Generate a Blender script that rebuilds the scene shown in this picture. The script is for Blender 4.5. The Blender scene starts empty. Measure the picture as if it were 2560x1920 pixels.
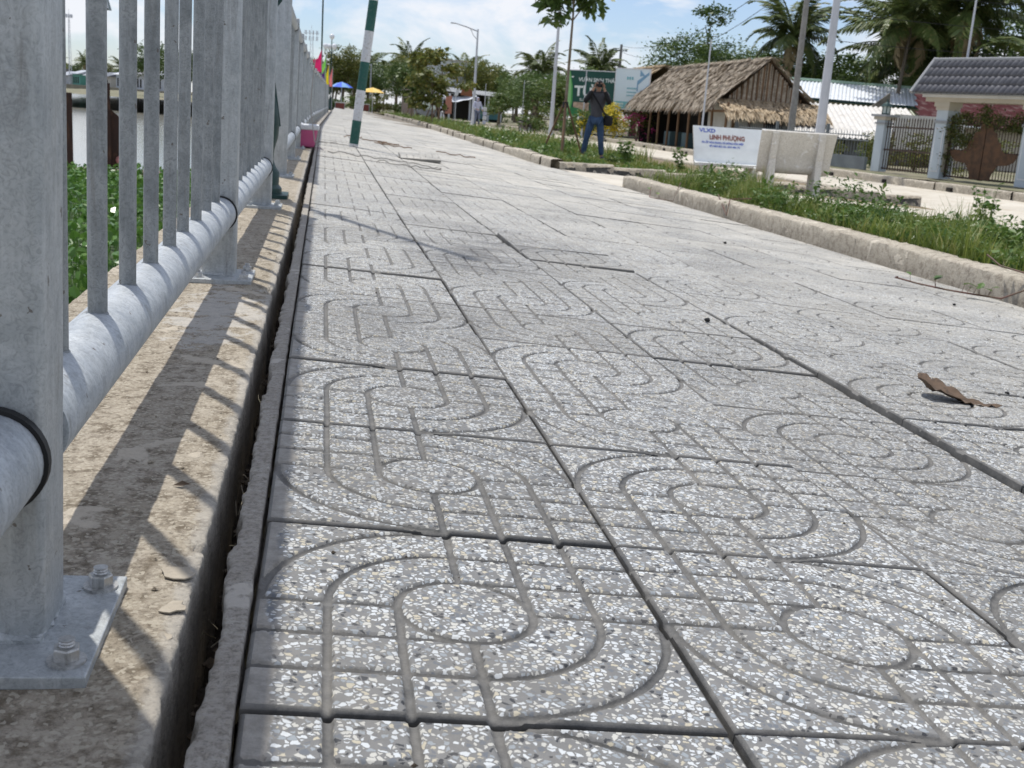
import bpy, bmesh, math, random
import numpy as np
from mathutils import Vector, Matrix, noise
random.seed(7); RNG = np.random.default_rng(7)
SC = bpy.context.scene
COL = SC.collection
PI = math.pi
# ------------------------------------------------------------------ camera
F_PX, PITCH, ROLL, YAW, CAMH = 2801.1, .2371, .0696, .1775, .567
fw = Vector((math.sin(YAW)*math.cos(PITCH), math.cos(YAW)*math.cos(PITCH), -math.sin(PITCH)))
rt = Vector((math.cos(YAW), -math.sin(YAW), 0)); up = rt.cross(fw)
r2 = rt*math.cos(ROLL)+up*math.sin(ROLL); u2 = up*math.cos(ROLL)-rt*math.sin(ROLL)
cd = bpy.data.cameras.new('camera'); cam = bpy.data.objects.new('camera', cd); COL.objects.link(cam)
cam.matrix_world = Matrix(((r2.x, u2.x, -fw.x, 0), (r2.y, u2.y, -fw.y, 0), (r2.z, u2.z, -fw.z, CAMH), (0, 0, 0, 1)))
cd.sensor_width = 36; cd.lens = F_PX/2560*36; cd.clip_start = .05; cd.clip_end = 3000
cd.dof.use_dof = True; cd.dof.focus_distance = 1.75; cd.dof.aperture_fstop = 17
SC.camera = cam
# ------------------------------------------------------------------ light
SUN_E, SH = math.radians(68), Vector((.44, -.90)).normalized()   # shadows run along SH
sd = bpy.data.lights.new('sun', 'SUN'); sd.energy = 3.95; sd.angle = math.radians(.8); sd.color = (1, .96, .895)
so = bpy.data.objects.new('sun', sd); COL.objects.link(so)
ldir = Vector((SH.x*math.cos(SUN_E), SH.y*math.cos(SUN_E), -math.sin(SUN_E)))
so.rotation_euler = ldir.to_track_quat('-Z', 'Y').to_euler()
W = bpy.data.worlds.new('World'); SC.world = W; W.use_nodes = True
nt = W.node_tree; nd = nt.nodes; lk = nt.links; nd.clear()
wo = nd.new('ShaderNodeOutputWorld'); bg = nd.new('ShaderNodeBackground')
sky = nd.new('ShaderNodeTexSky'); sky.sky_type = 'NISHITA'; sky.sun_disc = False
sky.sun_elevation = SUN_E; sky.sun_rotation = math.atan2(-SH.x, -SH.y); sky.air_density = 1.0; sky.dust_density = .3; sky.ozone_density = 3.0
tc = nd.new('ShaderNodeTexCoord'); mp = nd.new('ShaderNodeMapping'); mp.inputs['Scale'].default_value = (1, 1, 2.6); mp.inputs['Location'].default_value = (.3, .7, .15)
n1 = nd.new('ShaderNodeTexNoise'); n1.inputs['Scale'].default_value = 5.6; n1.inputs['Detail'].default_value = 9; n1.inputs['Roughness'].default_value = .58; n1.inputs['Distortion'].default_value = .35
cr = nd.new('ShaderNodeValToRGB'); cr.color_ramp.elements[0].position = .45; cr.color_ramp.elements[1].position = .57
mx = nd.new('ShaderNodeMix'); mx.data_type = 'RGBA'; mx.inputs[7].default_value = (8.7, 8.9, 9.4, 1)
ml = nd.new('ShaderNodeMath'); ml.operation = 'MULTIPLY_ADD'; ml.inputs[1].default_value = .80; ml.inputs[2].default_value = .15
lk.new(tc.outputs['Generated'], mp.inputs[0]); lk.new(mp.outputs[0], n1.inputs[0]); lk.new(n1.outputs[0], cr.inputs[0])
lk.new(cr.outputs[0], ml.inputs[0]); lk.new(ml.outputs[0], mx.inputs[0]); tn = nd.new('ShaderNodeMix'); tn.data_type = 'RGBA'; tn.blend_type = 'MULTIPLY'; tn.inputs[0].default_value = 1; tn.inputs[7].default_value = (.92, 1.0, 1.20, 1); lk.new(sky.outputs[0], tn.inputs[6]); lk.new(tn.outputs[2], mx.inputs[6]); lk.new(mx.outputs[2], bg.inputs[0])
bg.inputs[1].default_value = .105; lk.new(bg.outputs[0], wo.inputs[0])
SC.view_settings.view_transform = 'Standard'; SC.view_settings.look = 'None'; SC.view_settings.exposure = 0; SC.view_settings.gamma = 1
SC.render.engine = 'CYCLES'; SC.cycles.max_bounces = 6; SC.cycles.transparent_max_bounces = 6; SC.cycles.use_denoising = True
# ------------------------------------------------------------------ helpers
def tag(o, label=None, cat=None, group=None, kind=None):
    if label: o['label'] = label
    if cat: o['category'] = cat
    if group: o['group'] = group
    if kind: o['kind'] = kind
    return o
def empty(name, loc=(0, 0, 0), rz=0, label=None, cat=None, group=None, parent=None):
    o = bpy.data.objects.new(name, None); COL.objects.link(o); o.location = loc; o.rotation_euler = (0, 0, rz); o.empty_display_size = .1
    if parent: o.parent = parent
    return tag(o, label, cat, group)
def link(name, me, parent=None, loc=(0, 0, 0), rot=(0, 0, 0), sc=(1, 1, 1), kind=None, mat=None):
    o = bpy.data.objects.new(name, me); COL.objects.link(o); o.location = loc; o.rotation_euler = rot; o.scale = sc
    if parent: o.parent = parent
    if kind: o['kind'] = kind
    return o
def npmesh(name, V, F, mats, smooth=False):
    V = np.asarray(V, np.float32); F = np.asarray(F, np.int32); k = F.shape[1]
    me = bpy.data.meshes.new(name); me.vertices.add(len(V)); me.vertices.foreach_set('co', V.ravel())
    me.loops.add(F.size); me.loops.foreach_set('vertex_index', F.ravel())
    me.polygons.add(len(F)); me.polygons.foreach_set('loop_start', np.arange(0, F.size, k, dtype=np.int32)); me.polygons.foreach_set('loop_total', np.full(len(F), k, np.int32))
    me.polygons.foreach_set('use_smooth', np.full(len(F), smooth)); me.update(calc_edges=True)
    for m in (mats if isinstance(mats, (list, tuple)) else [mats]): me.materials.append(m)
    return me
class MB:
    def __init__(s): s.v = []; s.f = []
    def add(s, vs, fs):
        n = len(s.v); s.v += [tuple(v) for v in vs]; s.f += [tuple(i+n for i in f) for f in fs]; return s
    def box(s, x0, y0, z0, x1, y1, z1):
        return s.add([(x0, y0, z0), (x1, y0, z0), (x1, y1, z0), (x0, y1, z0), (x0, y0, z1), (x1, y0, z1), (x1, y1, z1), (x0, y1, z1)],
                     [(0, 3, 2, 1), (4, 5, 6, 7), (0, 1, 5, 4), (1, 2, 6, 5), (2, 3, 7, 6), (3, 0, 4, 7)])
    def slab(s, p, q, r, t):           # parallelogram p,q,r (q-p, r-q edges) thickened along its normal by t
        p, q, r = Vector(p), Vector(q), Vector(r); n = (q-p).cross(r-q).normalized()*t; w = p+(r-q)
        return s.add([p, q, r, w, p+n, q+n, r+n, w+n], [(0, 3, 2, 1), (4, 5, 6, 7), (0, 1, 5, 4), (1, 2, 6, 5), (2, 3, 7, 6), (3, 0, 4, 7)])
    def poly(s, pts, d):               # polygon pts extruded by vector d
        n = len(pts); d = Vector(d); a = [Vector(p) for p in pts]
        return s.add(a+[p+d for p in a], [tuple(range(n))[::-1], tuple(range(n, 2*n))]+[(i, (i+1) % n, n+(i+1) % n, n+i) for i in range(n)])
    def tube(s, pts, r, n=8, cap=True):
        pts = [Vector(p) for p in pts]; rr = r if isinstance(r, (list, tuple)) else [r]*len(pts)
        base = len(s.v); u = None
        for i, p in enumerate(pts):
            t = (pts[min(i+1, len(pts)-1)]-pts[max(i-1, 0)]).normalized()
            if u is None: u = t.orthogonal().normalized()
            u = (u-t*u.dot(t)); u = u.normalized() if u.length > 1e-6 else t.orthogonal().normalized(); w = t.cross(u)
            for k in range(n):
                a = 2*PI*k/n; s.v.append(tuple(p+(u*math.cos(a)+w*math.sin(a))*rr[i]))
        for i in range(len(pts)-1):
            for k in range(n): s.f.append((base+i*n+k, base+i*n+(k+1) % n, base+(i+1)*n+(k+1) % n, base+(i+1)*n+k))
        if cap: s.f.append(tuple(base+k for k in range(n))[::-1]); s.f.append(tuple(base+(len(pts)-1)*n+k for k in range(n)))
        return s
    def lathe(s, prof, c=(0, 0, 0), n=12):  # prof: (r, z)
        base = len(s.v)
        for r, z in prof:
            for k in range(n): a = 2*PI*(k+.5)/n; s.v.append((c[0]+r*math.cos(a), c[1]+r*math.sin(a), c[2]+z))
        for i in range(len(prof)-1):
            for k in range(n): s.f.append((base+i*n+k, base+i*n+(k+1) % n, base+(i+1)*n+(k+1) % n, base+(i+1)*n+k))
        s.f.append(tuple(base+k for k in range(n))[::-1]); s.f.append(tuple(base+(len(prof)-1)*n+k for k in range(n))); return s
    def mesh(s, name, m, smooth=False, bevel=0, seg=2):
        me = bpy.data.meshes.new(name); me.from_pydata(s.v, [], s.f); me.materials.append(m)
        if bevel:
            bm = bmesh.new(); bm.from_mesh(me); bmesh.ops.bevel(bm, geom=bm.edges[:], offset=bevel, segments=seg, affect='EDGES', profile=.5); bm.to_mesh(me); bm.free()
        if smooth:
            for p in me.polygons: p.use_smooth = True
            me.set_sharp_from_angle(angle=math.radians(40))
        me.update(); return me
    def build(s, name, m, parent=None, loc=(0, 0, 0), rot=(0, 0, 0), smooth=False, bevel=0, seg=2, kind=None):
        return link(name, s.mesh(name, m, smooth, bevel, seg), parent, loc, rot, kind=kind)
def copy_tree(o, parent=None):
    c = o.copy(); COL.objects.link(c); c.parent = parent
    for ch in o.children: copy_tree(ch, c)
    return c
def smoothstep(a, b, x): t = np.clip((x-a)/(b-a), 0, 1); return t*t*(3-2*t)
# ------------------------------------------------------------------ materials
def newmat(name):
    m = bpy.data.materials.new(name); m.use_nodes = True; t = m.node_tree; b = t.nodes['Principled BSDF']; return m, t, b
def N(t, typ, **k):
    n = t.nodes.new('ShaderNode'+typ)
    for a, v in k.items():
        if a.startswith('i_'): n.inputs[a[2:].replace('_', ' ')].default_value = v
        else: setattr(n, a, v)
    return n
def math_n(t, op, a, b=None, c=None, clamp=False):
    n = t.nodes.new('ShaderNodeMath'); n.operation = op; n.use_clamp = clamp
    for i, x in enumerate((a, b, c)):
        if x is None: continue
        if isinstance(x, (int, float)): n.inputs[i].default_value = x
        else: t.links.new(x, n.inputs[i])
    return n.outputs[0]
def mixc(t, f, a, b):
    n = t.nodes.new('ShaderNodeMix'); n.data_type = 'RGBA'
    for i, x in ((0, f), (6, a), (7, b)):
        if isinstance(x, (int, float)): n.inputs[i].default_value = x
        elif isinstance(x, tuple): n.inputs[i].default_value = (*x[:3], 1)
        else: t.links.new(x, n.inputs[i])
    return n.outputs[2]
def ramp(t, x, a, b):
    n = t.nodes.new('ShaderNodeMapRange'); n.inputs[1].default_value = a; n.inputs[2].default_value = b; t.links.new(x, n.inputs[0]); return n.outputs[0]
def noise_n(t, co, scale, detail=4, rough=.55, dist=0):
    n = N(t, 'TexNoise'); n.inputs['Scale'].default_value = scale; n.inputs['Detail'].default_value = detail; n.inputs['Roughness'].default_value = rough; n.inputs['Distortion'].default_value = dist
    t.links.new(co, n.inputs['Vector']); return n.outputs[0]
def coord(t, world=True):
    return N(t, 'NewGeometry').outputs['Position'] if world else N(t, 'TexCoord').outputs['Object']
def M(name, c1, c2=None, scale=4, rough=.75, metal=0, bump=0, bscale=60, world=True, spec=.4, c3=None, scale3=40, thr=(.35, .65), stretch=None, trans=0, rnd=0):
    m, t, b = newmat(name); L = t.links
    b.inputs['Roughness'].default_value = rough; b.inputs['Metallic'].default_value = metal; b.inputs['Specular IOR Level'].default_value = spec
    co = coord(t, world)
    if stretch:
        mp_ = N(t, 'Mapping'); mp_.inputs['Scale'].default_value = stretch; L.new(co, mp_.inputs[0]); co = mp_.outputs[0]
    out = None
    if c2 is not None: out = mixc(t, ramp(t, noise_n(t, co, scale, 5), *thr), c1, c2)
    if c3 is not None: out = mixc(t, ramp(t, noise_n(t, co, scale3, 3), .52, .72), out or c1, c3)
    if rnd:
        oi = N(t, 'ObjectInfo').outputs['Random']; h = N(t, 'HueSaturation')
        L.new(math_n(t, 'MULTIPLY_ADD', oi, rnd, 1-rnd/2), h.inputs['Value'])
        if out is None: h.inputs['Color'].default_value = (*c1, 1)
        else: L.new(out, h.inputs['Color'])
        out = h.outputs[0]
    if out is None: b.inputs['Base Color'].default_value = (*c1, 1)
    else: L.new(out, b.inputs['Base Color'])
    if bump:
        bp = N(t, 'Bump'); bp.inputs['Strength'].default_value = bump; bp.inputs['Distance'].default_value = .01; L.new(noise_n(t, co, bscale, 6, .6), bp.inputs['Height']); L.new(bp.outputs[0], b.inputs['Normal'])
    if trans:
        tr = N(t, 'BsdfTranslucent'); ms = N(t, 'MixShader'); ms.inputs[0].default_value = trans
        if out is None: tr.inputs[0].default_value = (*c1, 1)
        else: L.new(out, tr.inputs[0])
        o = t.nodes['Material Output']; L.new(b.outputs[0], ms.inputs[1]); L.new(tr.outputs[0], ms.inputs[2]); L.new(ms.outputs[0], o.inputs[0])
    return m
def leafmat(name, a, b_, c, rough=.45, trans=.28, scale=2.2):
    return M(name, a, b_, scale, rough, c3=c, scale3=scale*5, trans=trans, spec=.35, rnd=.25, thr=(.3, .7))
def terrazzo(name, far=False):
    m, t, b = newmat(name); L = t.links
    pos = coord(t); ob = N(t, 'TexCoord').outputs['Object']; oi = N(t, 'ObjectInfo').outputs['Random']
    cx = N(t, 'CombineXYZ'); L.new(math_n(t, 'MULTIPLY', oi, 37.), cx.inputs[0]); L.new(math_n(t, 'MULTIPLY', oi, 91.), cx.inputs[1])
    va = N(t, 'VectorMath', operation='ADD'); L.new(ob, va.inputs[0]); L.new(cx.outputs[0], va.inputs[1])
    co = va.outputs[0]
    # wobble so the chips are irregular
    nz = N(t, 'TexNoise'); nz.inputs['Scale'].default_value = 170; nz.inputs['Detail'].default_value = 2; L.new(co, nz.inputs['Vector'])
    wv = N(t, 'VectorMath', operation='SUBTRACT'); L.new(nz.outputs['Color'], wv.inputs[0]); wv.inputs[1].default_value = (.5, .5, .5)
    ws = N(t, 'VectorMath', operation='SCALE'); L.new(wv.outputs[0], ws.inputs[0]); ws.inputs['Scale'].default_value = .007
    wa = N(t, 'VectorMath', operation='ADD'); L.new(co, wa.inputs[0]); L.new(ws.outputs[0], wa.inputs[1])
    def vor(scale, feat):
        v = N(t, 'TexVoronoi', voronoi_dimensions='2D', feature=feat); v.inputs['Scale'].default_value = scale; v.inputs['Randomness'].default_value = 1
        L.new(wa.outputs[0], v.inputs['Vector']); return v
    vc = vor(138, 'F1'); ve = vor(138, 'DISTANCE_TO_EDGE')
    sep = N(t, 'SeparateColor'); L.new(vc.outputs['Color'], sep.inputs[0])
    thr = math_n(t, 'MULTIPLY_ADD', sep.outputs[0], .24, .055)
    chip = math_n(t, 'GREATER_THAN', ve.outputs['Distance'], thr)
    chip = math_n(t, 'MULTIPLY', chip, math_n(t, 'GREATER_THAN', sep.outputs[2], .14))
    rp = N(t, 'ValToRGB'); rp.color_ramp.interpolation = 'CONSTANT'; e = rp.color_ramp.elements
    e[0].position = 0; e[0].color = (.57, .60, .615, 1); e[1].position = .34; e[1].color = (.52, .515, .475, 1)
    for p_, c_ in ((.56, (.48, .44, .34, 1)), (.65, (.28, .31, .335, 1)), (.79, (.13, .145, .165, 1)), (.905, (.03, .034, .042, 1))): q = e.new(p_); q.color = c_
    L.new(sep.outputs[1], rp.inputs[0])
    cem = mixc(t, noise_n(t, co, 45, 6, .65), (.125, .126, .126), (.225, .226, .222))
    col = mixc(t, chip, cem, rp.outputs[0])
    at = N(t, 'Attribute', attribute_name='groove').outputs['Fac']
    gcem = mixc(t, ramp(t, noise_n(t, pos, 42, 8, .82), .38, .62), (.060, .063, .066), (.255, .25, .24))
    gm = math_n(t, 'ADD', at, math_n(t, 'MULTIPLY_ADD', noise_n(t, pos, 160, 3), .5, -.25))
    gsel = math_n(t, 'GREATER_THAN', gm, .42); col = mixc(t, gsel, col, gcem)
    tone = math_n(t, 'MULTIPLY_ADD', oi, .30, .78); hs = N(t, 'HueSaturation'); L.new(tone, hs.inputs['Value']); L.new(col, hs.inputs['Color']); col = hs.outputs[0]
    # cement smeared over the tiles along the gap
    sp = N(t, 'SeparateXYZ'); L.new(pos, sp.inputs[0])
    sm = math_n(t, 'SUBTRACT', math_n(t, 'MULTIPLY_ADD', noise_n(t, pos, 7, 6, .65), .075, -.074), sp.outputs[0])
    smf = ramp(t, sm, -.002, .004)
    mort = mixc(t, ramp(t, noise_n(t, pos, 40, 8, .78), .36, .64), (.20, .185, .16), (.37, .345, .305))
    col = mixc(t, smf, col, mort)
    # sand dust, more of it farther up the walk and towards the kerb
    dist = ramp(t, sp.outputs[1], 1.2, 13)
    dx = ramp(t, sp.outputs[0], .5, 4.2)
    dn = ramp(t, noise_n(t, pos, 1.7, 7, .68), .38, .72)
    dn2 = ramp(t, noise_n(t, pos, 14, 5, .7), .45, .75)
    df = math_n(t, 'MULTIPLY', math_n(t, 'MULTIPLY_ADD', dx, .30, math_n(t, 'MULTIPLY_ADD', dist, .62, .02)), math_n(t, 'MULTIPLY_ADD', dn, .9, .45), clamp=True)
    col = mixc(t, df, col, (.575, .545, .475))
    col = mixc(t, math_n(t, 'MULTIPLY', dn2, .13), col, (.40, .35, .27))
    col = mixc(t, math_n(t, 'MULTIPLY', gsel, .68), col, mixc(t, ramp(t, noise_n(t, pos, 9, 6, .7), .4, .65), (.060, .062, .063), (.17, .163, .15)))  # grooves darkened: gathered dirt plus shade of their walls put into the colour
    gr = ramp(t, noise_n(t, pos, 2.6, 9, .75, .7), .47, .66); col = mixc(t, math_n(t, 'MULTIPLY', gr, .40), col, (.16, .15, .13))
    gr2 = ramp(t, noise_n(t, pos, 320, 3, .8), .64, .72); col = mixc(t, math_n(t, 'MULTIPLY', gr2, .5), col, (.12, .11, .10))
    # dark smudges
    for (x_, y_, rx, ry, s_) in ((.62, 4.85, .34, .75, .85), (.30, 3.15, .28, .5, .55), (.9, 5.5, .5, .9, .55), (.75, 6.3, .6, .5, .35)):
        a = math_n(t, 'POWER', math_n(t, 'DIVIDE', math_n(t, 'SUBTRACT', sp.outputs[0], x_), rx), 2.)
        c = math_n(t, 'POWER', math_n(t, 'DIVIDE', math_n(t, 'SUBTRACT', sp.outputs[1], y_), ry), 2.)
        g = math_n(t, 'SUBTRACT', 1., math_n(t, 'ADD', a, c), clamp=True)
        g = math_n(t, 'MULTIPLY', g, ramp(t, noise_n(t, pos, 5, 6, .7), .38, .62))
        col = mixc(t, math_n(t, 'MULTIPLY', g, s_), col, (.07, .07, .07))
    L.new(col, b.inputs['Base Color']); b.inputs['Roughness'].default_value = .62; b.inputs['Specular IOR Level'].default_value = .35
    bp = N(t, 'Bump'); bp.inputs['Strength'].default_value = .45; bp.inputs['Distance'].default_value = .002
    L.new(math_n(t, 'ADD', noise_n(t, pos, 260, 5, .75), math_n(t, 'MULTIPLY', chip, .2)), bp.inputs['Height']); L.new(bp.outputs[0], b.inputs['Normal'])
    return m
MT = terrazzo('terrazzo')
def galv(name, a, b_, rough=.48, metal=.35):
    m, t, b = newmat(name); L = t.links; co = coord(t); ms_ = N(t, 'Mapping'); ms_.inputs['Scale'].default_value = (1, 1, .12); L.new(co, ms_.inputs[0]); st = ms_.outputs[0]
    c = mixc(t, ramp(t, noise_n(t, co, 7, 7, .68, 1.5), .36, .64), a, b_)
    v = N(t, 'TexVoronoi'); v.inputs['Scale'].default_value = 55; L.new(co, v.inputs['Vector']); sp = N(t, 'SeparateColor'); L.new(v.outputs['Color'], sp.inputs[0])
    c = mixc(t, math_n(t, 'MULTIPLY', sp.outputs[0], .22), c, tuple(x*1.3 for x in b_))
    c = mixc(t, math_n(t, 'MULTIPLY', ramp(t, noise_n(t, co, 85, 6, .75, 2.5), .46, .62), .55), c, tuple(x*.62 for x in a))
    c = mixc(t, math_n(t, 'MULTIPLY', ramp(t, noise_n(t, st, 60, 5, .7), .5, .68), .35), c, tuple(x*1.35 for x in b_))
    c = mixc(t, math_n(t, 'MULTIPLY', ramp(t, noise_n(t, st, 34, 6, .7, 1), .56, .70), .45), c, (.16, .15, .135))
    c = mixc(t, math_n(t, 'MULTIPLY', math_n(t, 'GREATER_THAN', noise_n(t, co, 42, 3), .70), .7), c, (.10, .075, .055))
    L.new(c, b.inputs['Base Color']); b.inputs['Metallic'].default_value = metal
    L.new(math_n(t, 'MULTIPLY_ADD', noise_n(t, co, 25, 5, .7), .5, rough-.22), b.inputs['Roughness'])
    bp = N(t, 'Bump'); bp.inputs['Strength'].default_value = .4; bp.inputs['Distance'].default_value = .002; L.new(noise_n(t, co, 70, 6, .72, 1), bp.inputs['Height']); L.new(bp.outputs[0], b.inputs['Normal'])
    return m
ZN = galv('galvanised_steel', (.345, .37, .38), (.48, .50, .505)); ZB = galv('galvanised_bar', (.195, .212, .218), (.33, .345, .348), .5, .3); ZP = galv('galvanised_pipe', (.33, .36, .385), (.48, .505, .52), .5, .25)
BLK = M('black_rubber', (.012, .012, .012), rough=.6)
def concrete(name, a, b_, c, bumpv=.6, sc=3, spec=.2, fine=(.5, .45, .36)):
    m, t, b = newmat(name); L = t.links; co = coord(t)
    col = mixc(t, ramp(t, noise_n(t, co, sc, 7, .65), .35, .65), a, b_)
    col = mixc(t, ramp(t, noise_n(t, co, sc*9, 7, .75), .46, .62), col, c)
    col = mixc(t, math_n(t, 'MULTIPLY', ramp(t, noise_n(t, co, 140, 4, .8), .5, .68), .6), col, tuple(x*.4 for x in c))
    v = N(t, 'TexVoronoi'); v.inputs['Scale'].default_value = 210; L.new(co, v.inputs['Vector']); sp = N(t, 'SeparateColor'); L.new(v.outputs['Color'], sp.inputs[0])
    col = mixc(t, math_n(t, 'MULTIPLY', math_n(t, 'GREATER_THAN', sp.outputs[0], .84), .7), col, fine)
    # pale flaked patches
    pn = ramp(t, noise_n(t, co, 5.5, 8, .62, .4), .60, .625)
    col = mixc(t, math_n(t, 'MULTIPLY', pn, .75), col, tuple(min(.75, x*1.25) for x in b_))
    if name == 'weathered_concrete':      # a spilled pale cement patch between the first posts
        sp = N(t, 'SeparateXYZ'); L.new(co, sp.inputs[0])
        a = math_n(t, 'POWER', math_n(t, 'DIVIDE', math_n(t, 'ADD', sp.outputs[0], .26), .16), 2.); c_ = math_n(t, 'POWER', math_n(t, 'DIVIDE', math_n(t, 'SUBTRACT', sp.outputs[1], 3.0), .55), 2.)
        g = math_n(t, 'ADD', math_n(t, 'SUBTRACT', 1., math_n(t, 'ADD', a, c_)), math_n(t, 'MULTIPLY_ADD', noise_n(t, co, 16, 8, .75, .5), 5., -2.6))
        col = mixc(t, math_n(t, 'MULTIPLY', ramp(t, g, .45, .6), .6), col, (.53, .51, .47))
        ed = ramp(t, math_n(t, 'ADD', sp.outputs[0], math_n(t, 'MULTIPLY_ADD', noise_n(t, co, 22, 6, .7), .05, -.025)), -.160, -.148)
        col = mixc(t, math_n(t, 'MULTIPLY', ed, .45), col, (.48, .46, .42))
    L.new(col, b.inputs['Base Color']); b.inputs['Roughness'].default_value = .92; b.inputs['Specular IOR Level'].default_value = spec
    h = math_n(t, 'ADD', noise_n(t, co, 60, 7, .72), math_n(t, 'MULTIPLY', pn, .4)); bp = N(t, 'Bump'); bp.inputs['Strength'].default_value = bumpv; bp.inputs['Distance'].default_value = .008
    L.new(h, bp.inputs['Height']); L.new(bp.outputs[0], b.inputs['Normal']); return m
CURB = concrete('weathered_concrete', (.37, .32, .245), (.445, .395, .32), (.175, .143, .103), .9)
MORT = concrete('cement_mortar', (.34, .31, .27), (.42, .39, .345), (.24, .215, .18), .7, 8, fine=(.36, .33, .28))
KERB = concrete('kerb_concrete', (.42, .38, .31), (.52, .475, .395), (.27, .235, .19), .8, 2)
SOIL = M('dark_soil', (.05, .038, .026), (.10, .08, .058), 9, .95, bump=1, bscale=70)
BED = M('sand_bed', (.16, .14, .11), (.24, .21, .17), 12, .95)
ROAD = M('concrete_road', (.50, .46, .385), (.58, .54, .46), .8, .9, c3=(.42, .36, .27), scale3=3, bump=.3)
VERGE = M('verge_soil', (.16, .12, .075), (.24, .19, .12), 2, .95, bump=1, bscale=18)
YARD = M('yard_soil', (.24, .21, .15), (.15, .15, .08), .5, .95, c3=(.07, .10, .035), scale3=1)
GR1 = leafmat('grass_blades', (.13, .18, .035), (.20, .25, .05), (.34, .31, .12), .5, .3, 1.5)
GR2 = leafmat('weed_leaves', (.06, .13, .025), (.12, .20, .04), (.22, .26, .07), .4, .25, 3)
HYA = leafmat('hyacinth_leaves', (.07, .17, .03), (.13, .26, .05), (.22, .34, .09), .28, .25, 2)
PALM = leafmat('palm_leaf', (.085, .125, .035), (.13, .17, .048), (.26, .25, .09), .42, .18, .8)
DRYP = M('dry_palm_leaf', (.26, .20, .11), (.34, .27, .15), 3, .8)
TRE1 = leafmat('dark_foliage', (.055, .10, .026), (.095, .15, .036), (.15, .20, .05), .5, .2, .6)
TRE2 = leafmat('light_foliage', (.07, .12, .028), (.11, .17, .04), (.22, .21, .05), .5, .3, .9)
TRE3 = leafmat('olive_foliage', (.09, .12, .03), (.15, .17, .04), (.32, .24, .05), .5, .25, 1.2)
YEL = M('yellow_flowers', (.75, .58, .03), (.60, .50, .05), 4, .6, trans=.2, c3=(.25, .28, .04), scale3=3); PNK = M('pink_bracts', (.62, .05, .30), (.50, .09, .22), 4, .6, trans=.2)
BARK = M('bark', (.16, .12, .08), (.25, .21, .16), 8, .9, bump=.8, bscale=30); PTR = M('palm_trunk', (.20, .17, .13), (.12, .10, .075), 10, .9, stretch=(1, 1, 3))
THA = M('thatch', (.42, .36, .28), (.25, .20, .15), 4, .9, c3=(.55, .49, .40), scale3=9, bump=.4); THB = M('thatch_base', (.10, .07, .045), rough=.95)
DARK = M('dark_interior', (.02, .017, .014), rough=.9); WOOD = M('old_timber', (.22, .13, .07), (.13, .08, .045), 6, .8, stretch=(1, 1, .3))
WHT = M('white_paint', (.72, .73, .74), (.60, .61, .62), 1.5, .6); GREYP = M('grey_paint', (.50, .56, .60), (.44, .50, .54), 1.2, .7); CREAM = M('cream_paint', (.50, .46, .38), (.44, .40, .33), 1, .7)
TRIM = M('grey_trim', (.30, .31, .32), rough=.7)
def P_(x, c=2): return x
# ------------------------------------------------------------------ river side
BX = lambda y: max(0., (y-24))*.0125
def path_pts(L, y):
    for (x0, y0), (x1, y1) in zip(L, L[1:]):
        if y <= y1: return x0+(x1-x0)*(y-y0)/(y1-y0)
    return L[-1][0]
RL = [(10.2, 4), (11.0, 16), (11.9, 21.6), (12.3, 26), (11.9, 36), (10.9, 50), (9.6, 65), (8, 90), (6.5, 118)]
RR = [(17.9, 4), (17.4, 26), (17.0, 30), (16.5, 36.6), (15.8, 44), (15.6, 56), (14.5, 73), (12.9, 92), (10.2, 118)]
K2 = [(3.98, 0), (4.02, 15), (3.8, 19), (3.9, 24), (4.15, 34), (4.4, 48), (4.6, 64), (4.55, 89), (4.2, 118)]
C_SL, X0 = -.0758, -.065
ZW = lambda x: C_SL*(x-X0) if x > X0 else 0
ZR = lambda y: -.75+.15*min(1, max(0, (y-35)/40))
def sheet(name, xa, xb, ys, za, zb, m, nx=8, amp=0, kind='structure', fr=1.2):
    V = []; F = []
    for j, y in enumerate(ys):
        for i in range(nx+1):
            u = i/nx; a, b = xa(y), xb(y); z0 = za(y)+(zb(y)-za(y))*u; x = a+(b-a)*u
            V.append((x, y, z0+(amp*noise.noise(Vector((x*fr, y*fr, 3))) if amp else 0)))
    for j in range(len(ys)-1):
        for i in range(nx): k = j*(nx+1)+i; F.append((k, k+1, k+nx+2, k+nx+1))
    return link(name, npmesh(name, V, F, m, True), kind=kind)
YS = list(np.linspace(3, 118, 160))
sheet('ground', lambda y: -.5, lambda y: 900, [-20, 3, 30, 118, 200, 500, 1600], lambda y: -.95, lambda y: -.95, YARD, 6)
sheet('ground', lambda y: path_pts(RR, y)+.22, lambda y: 90, YS, lambda y: -.52, lambda y: -.50, YARD, 30, .03)
sheet('road', lambda y: path_pts(RL, y), lambda y: path_pts(RR, y)+.05, YS, ZR, ZR, ROAD, 4)
sheet('verge', lambda y: path_pts(K2, y)+.12, lambda y: path_pts(RL, y), YS, lambda y: -.27-(.16 if 15 < y < 19.2 else 0), lambda y: ZR(y)+.05, VERGE, 14, .05, fr=2)
sheet('ground', lambda y: -.2-40*min(1, max(0, (y-95)/30)), lambda y: 60, list(np.linspace(96, 260, 24)), lambda y: -.45, lambda y: -.45, YARD, 12, .1)
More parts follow.
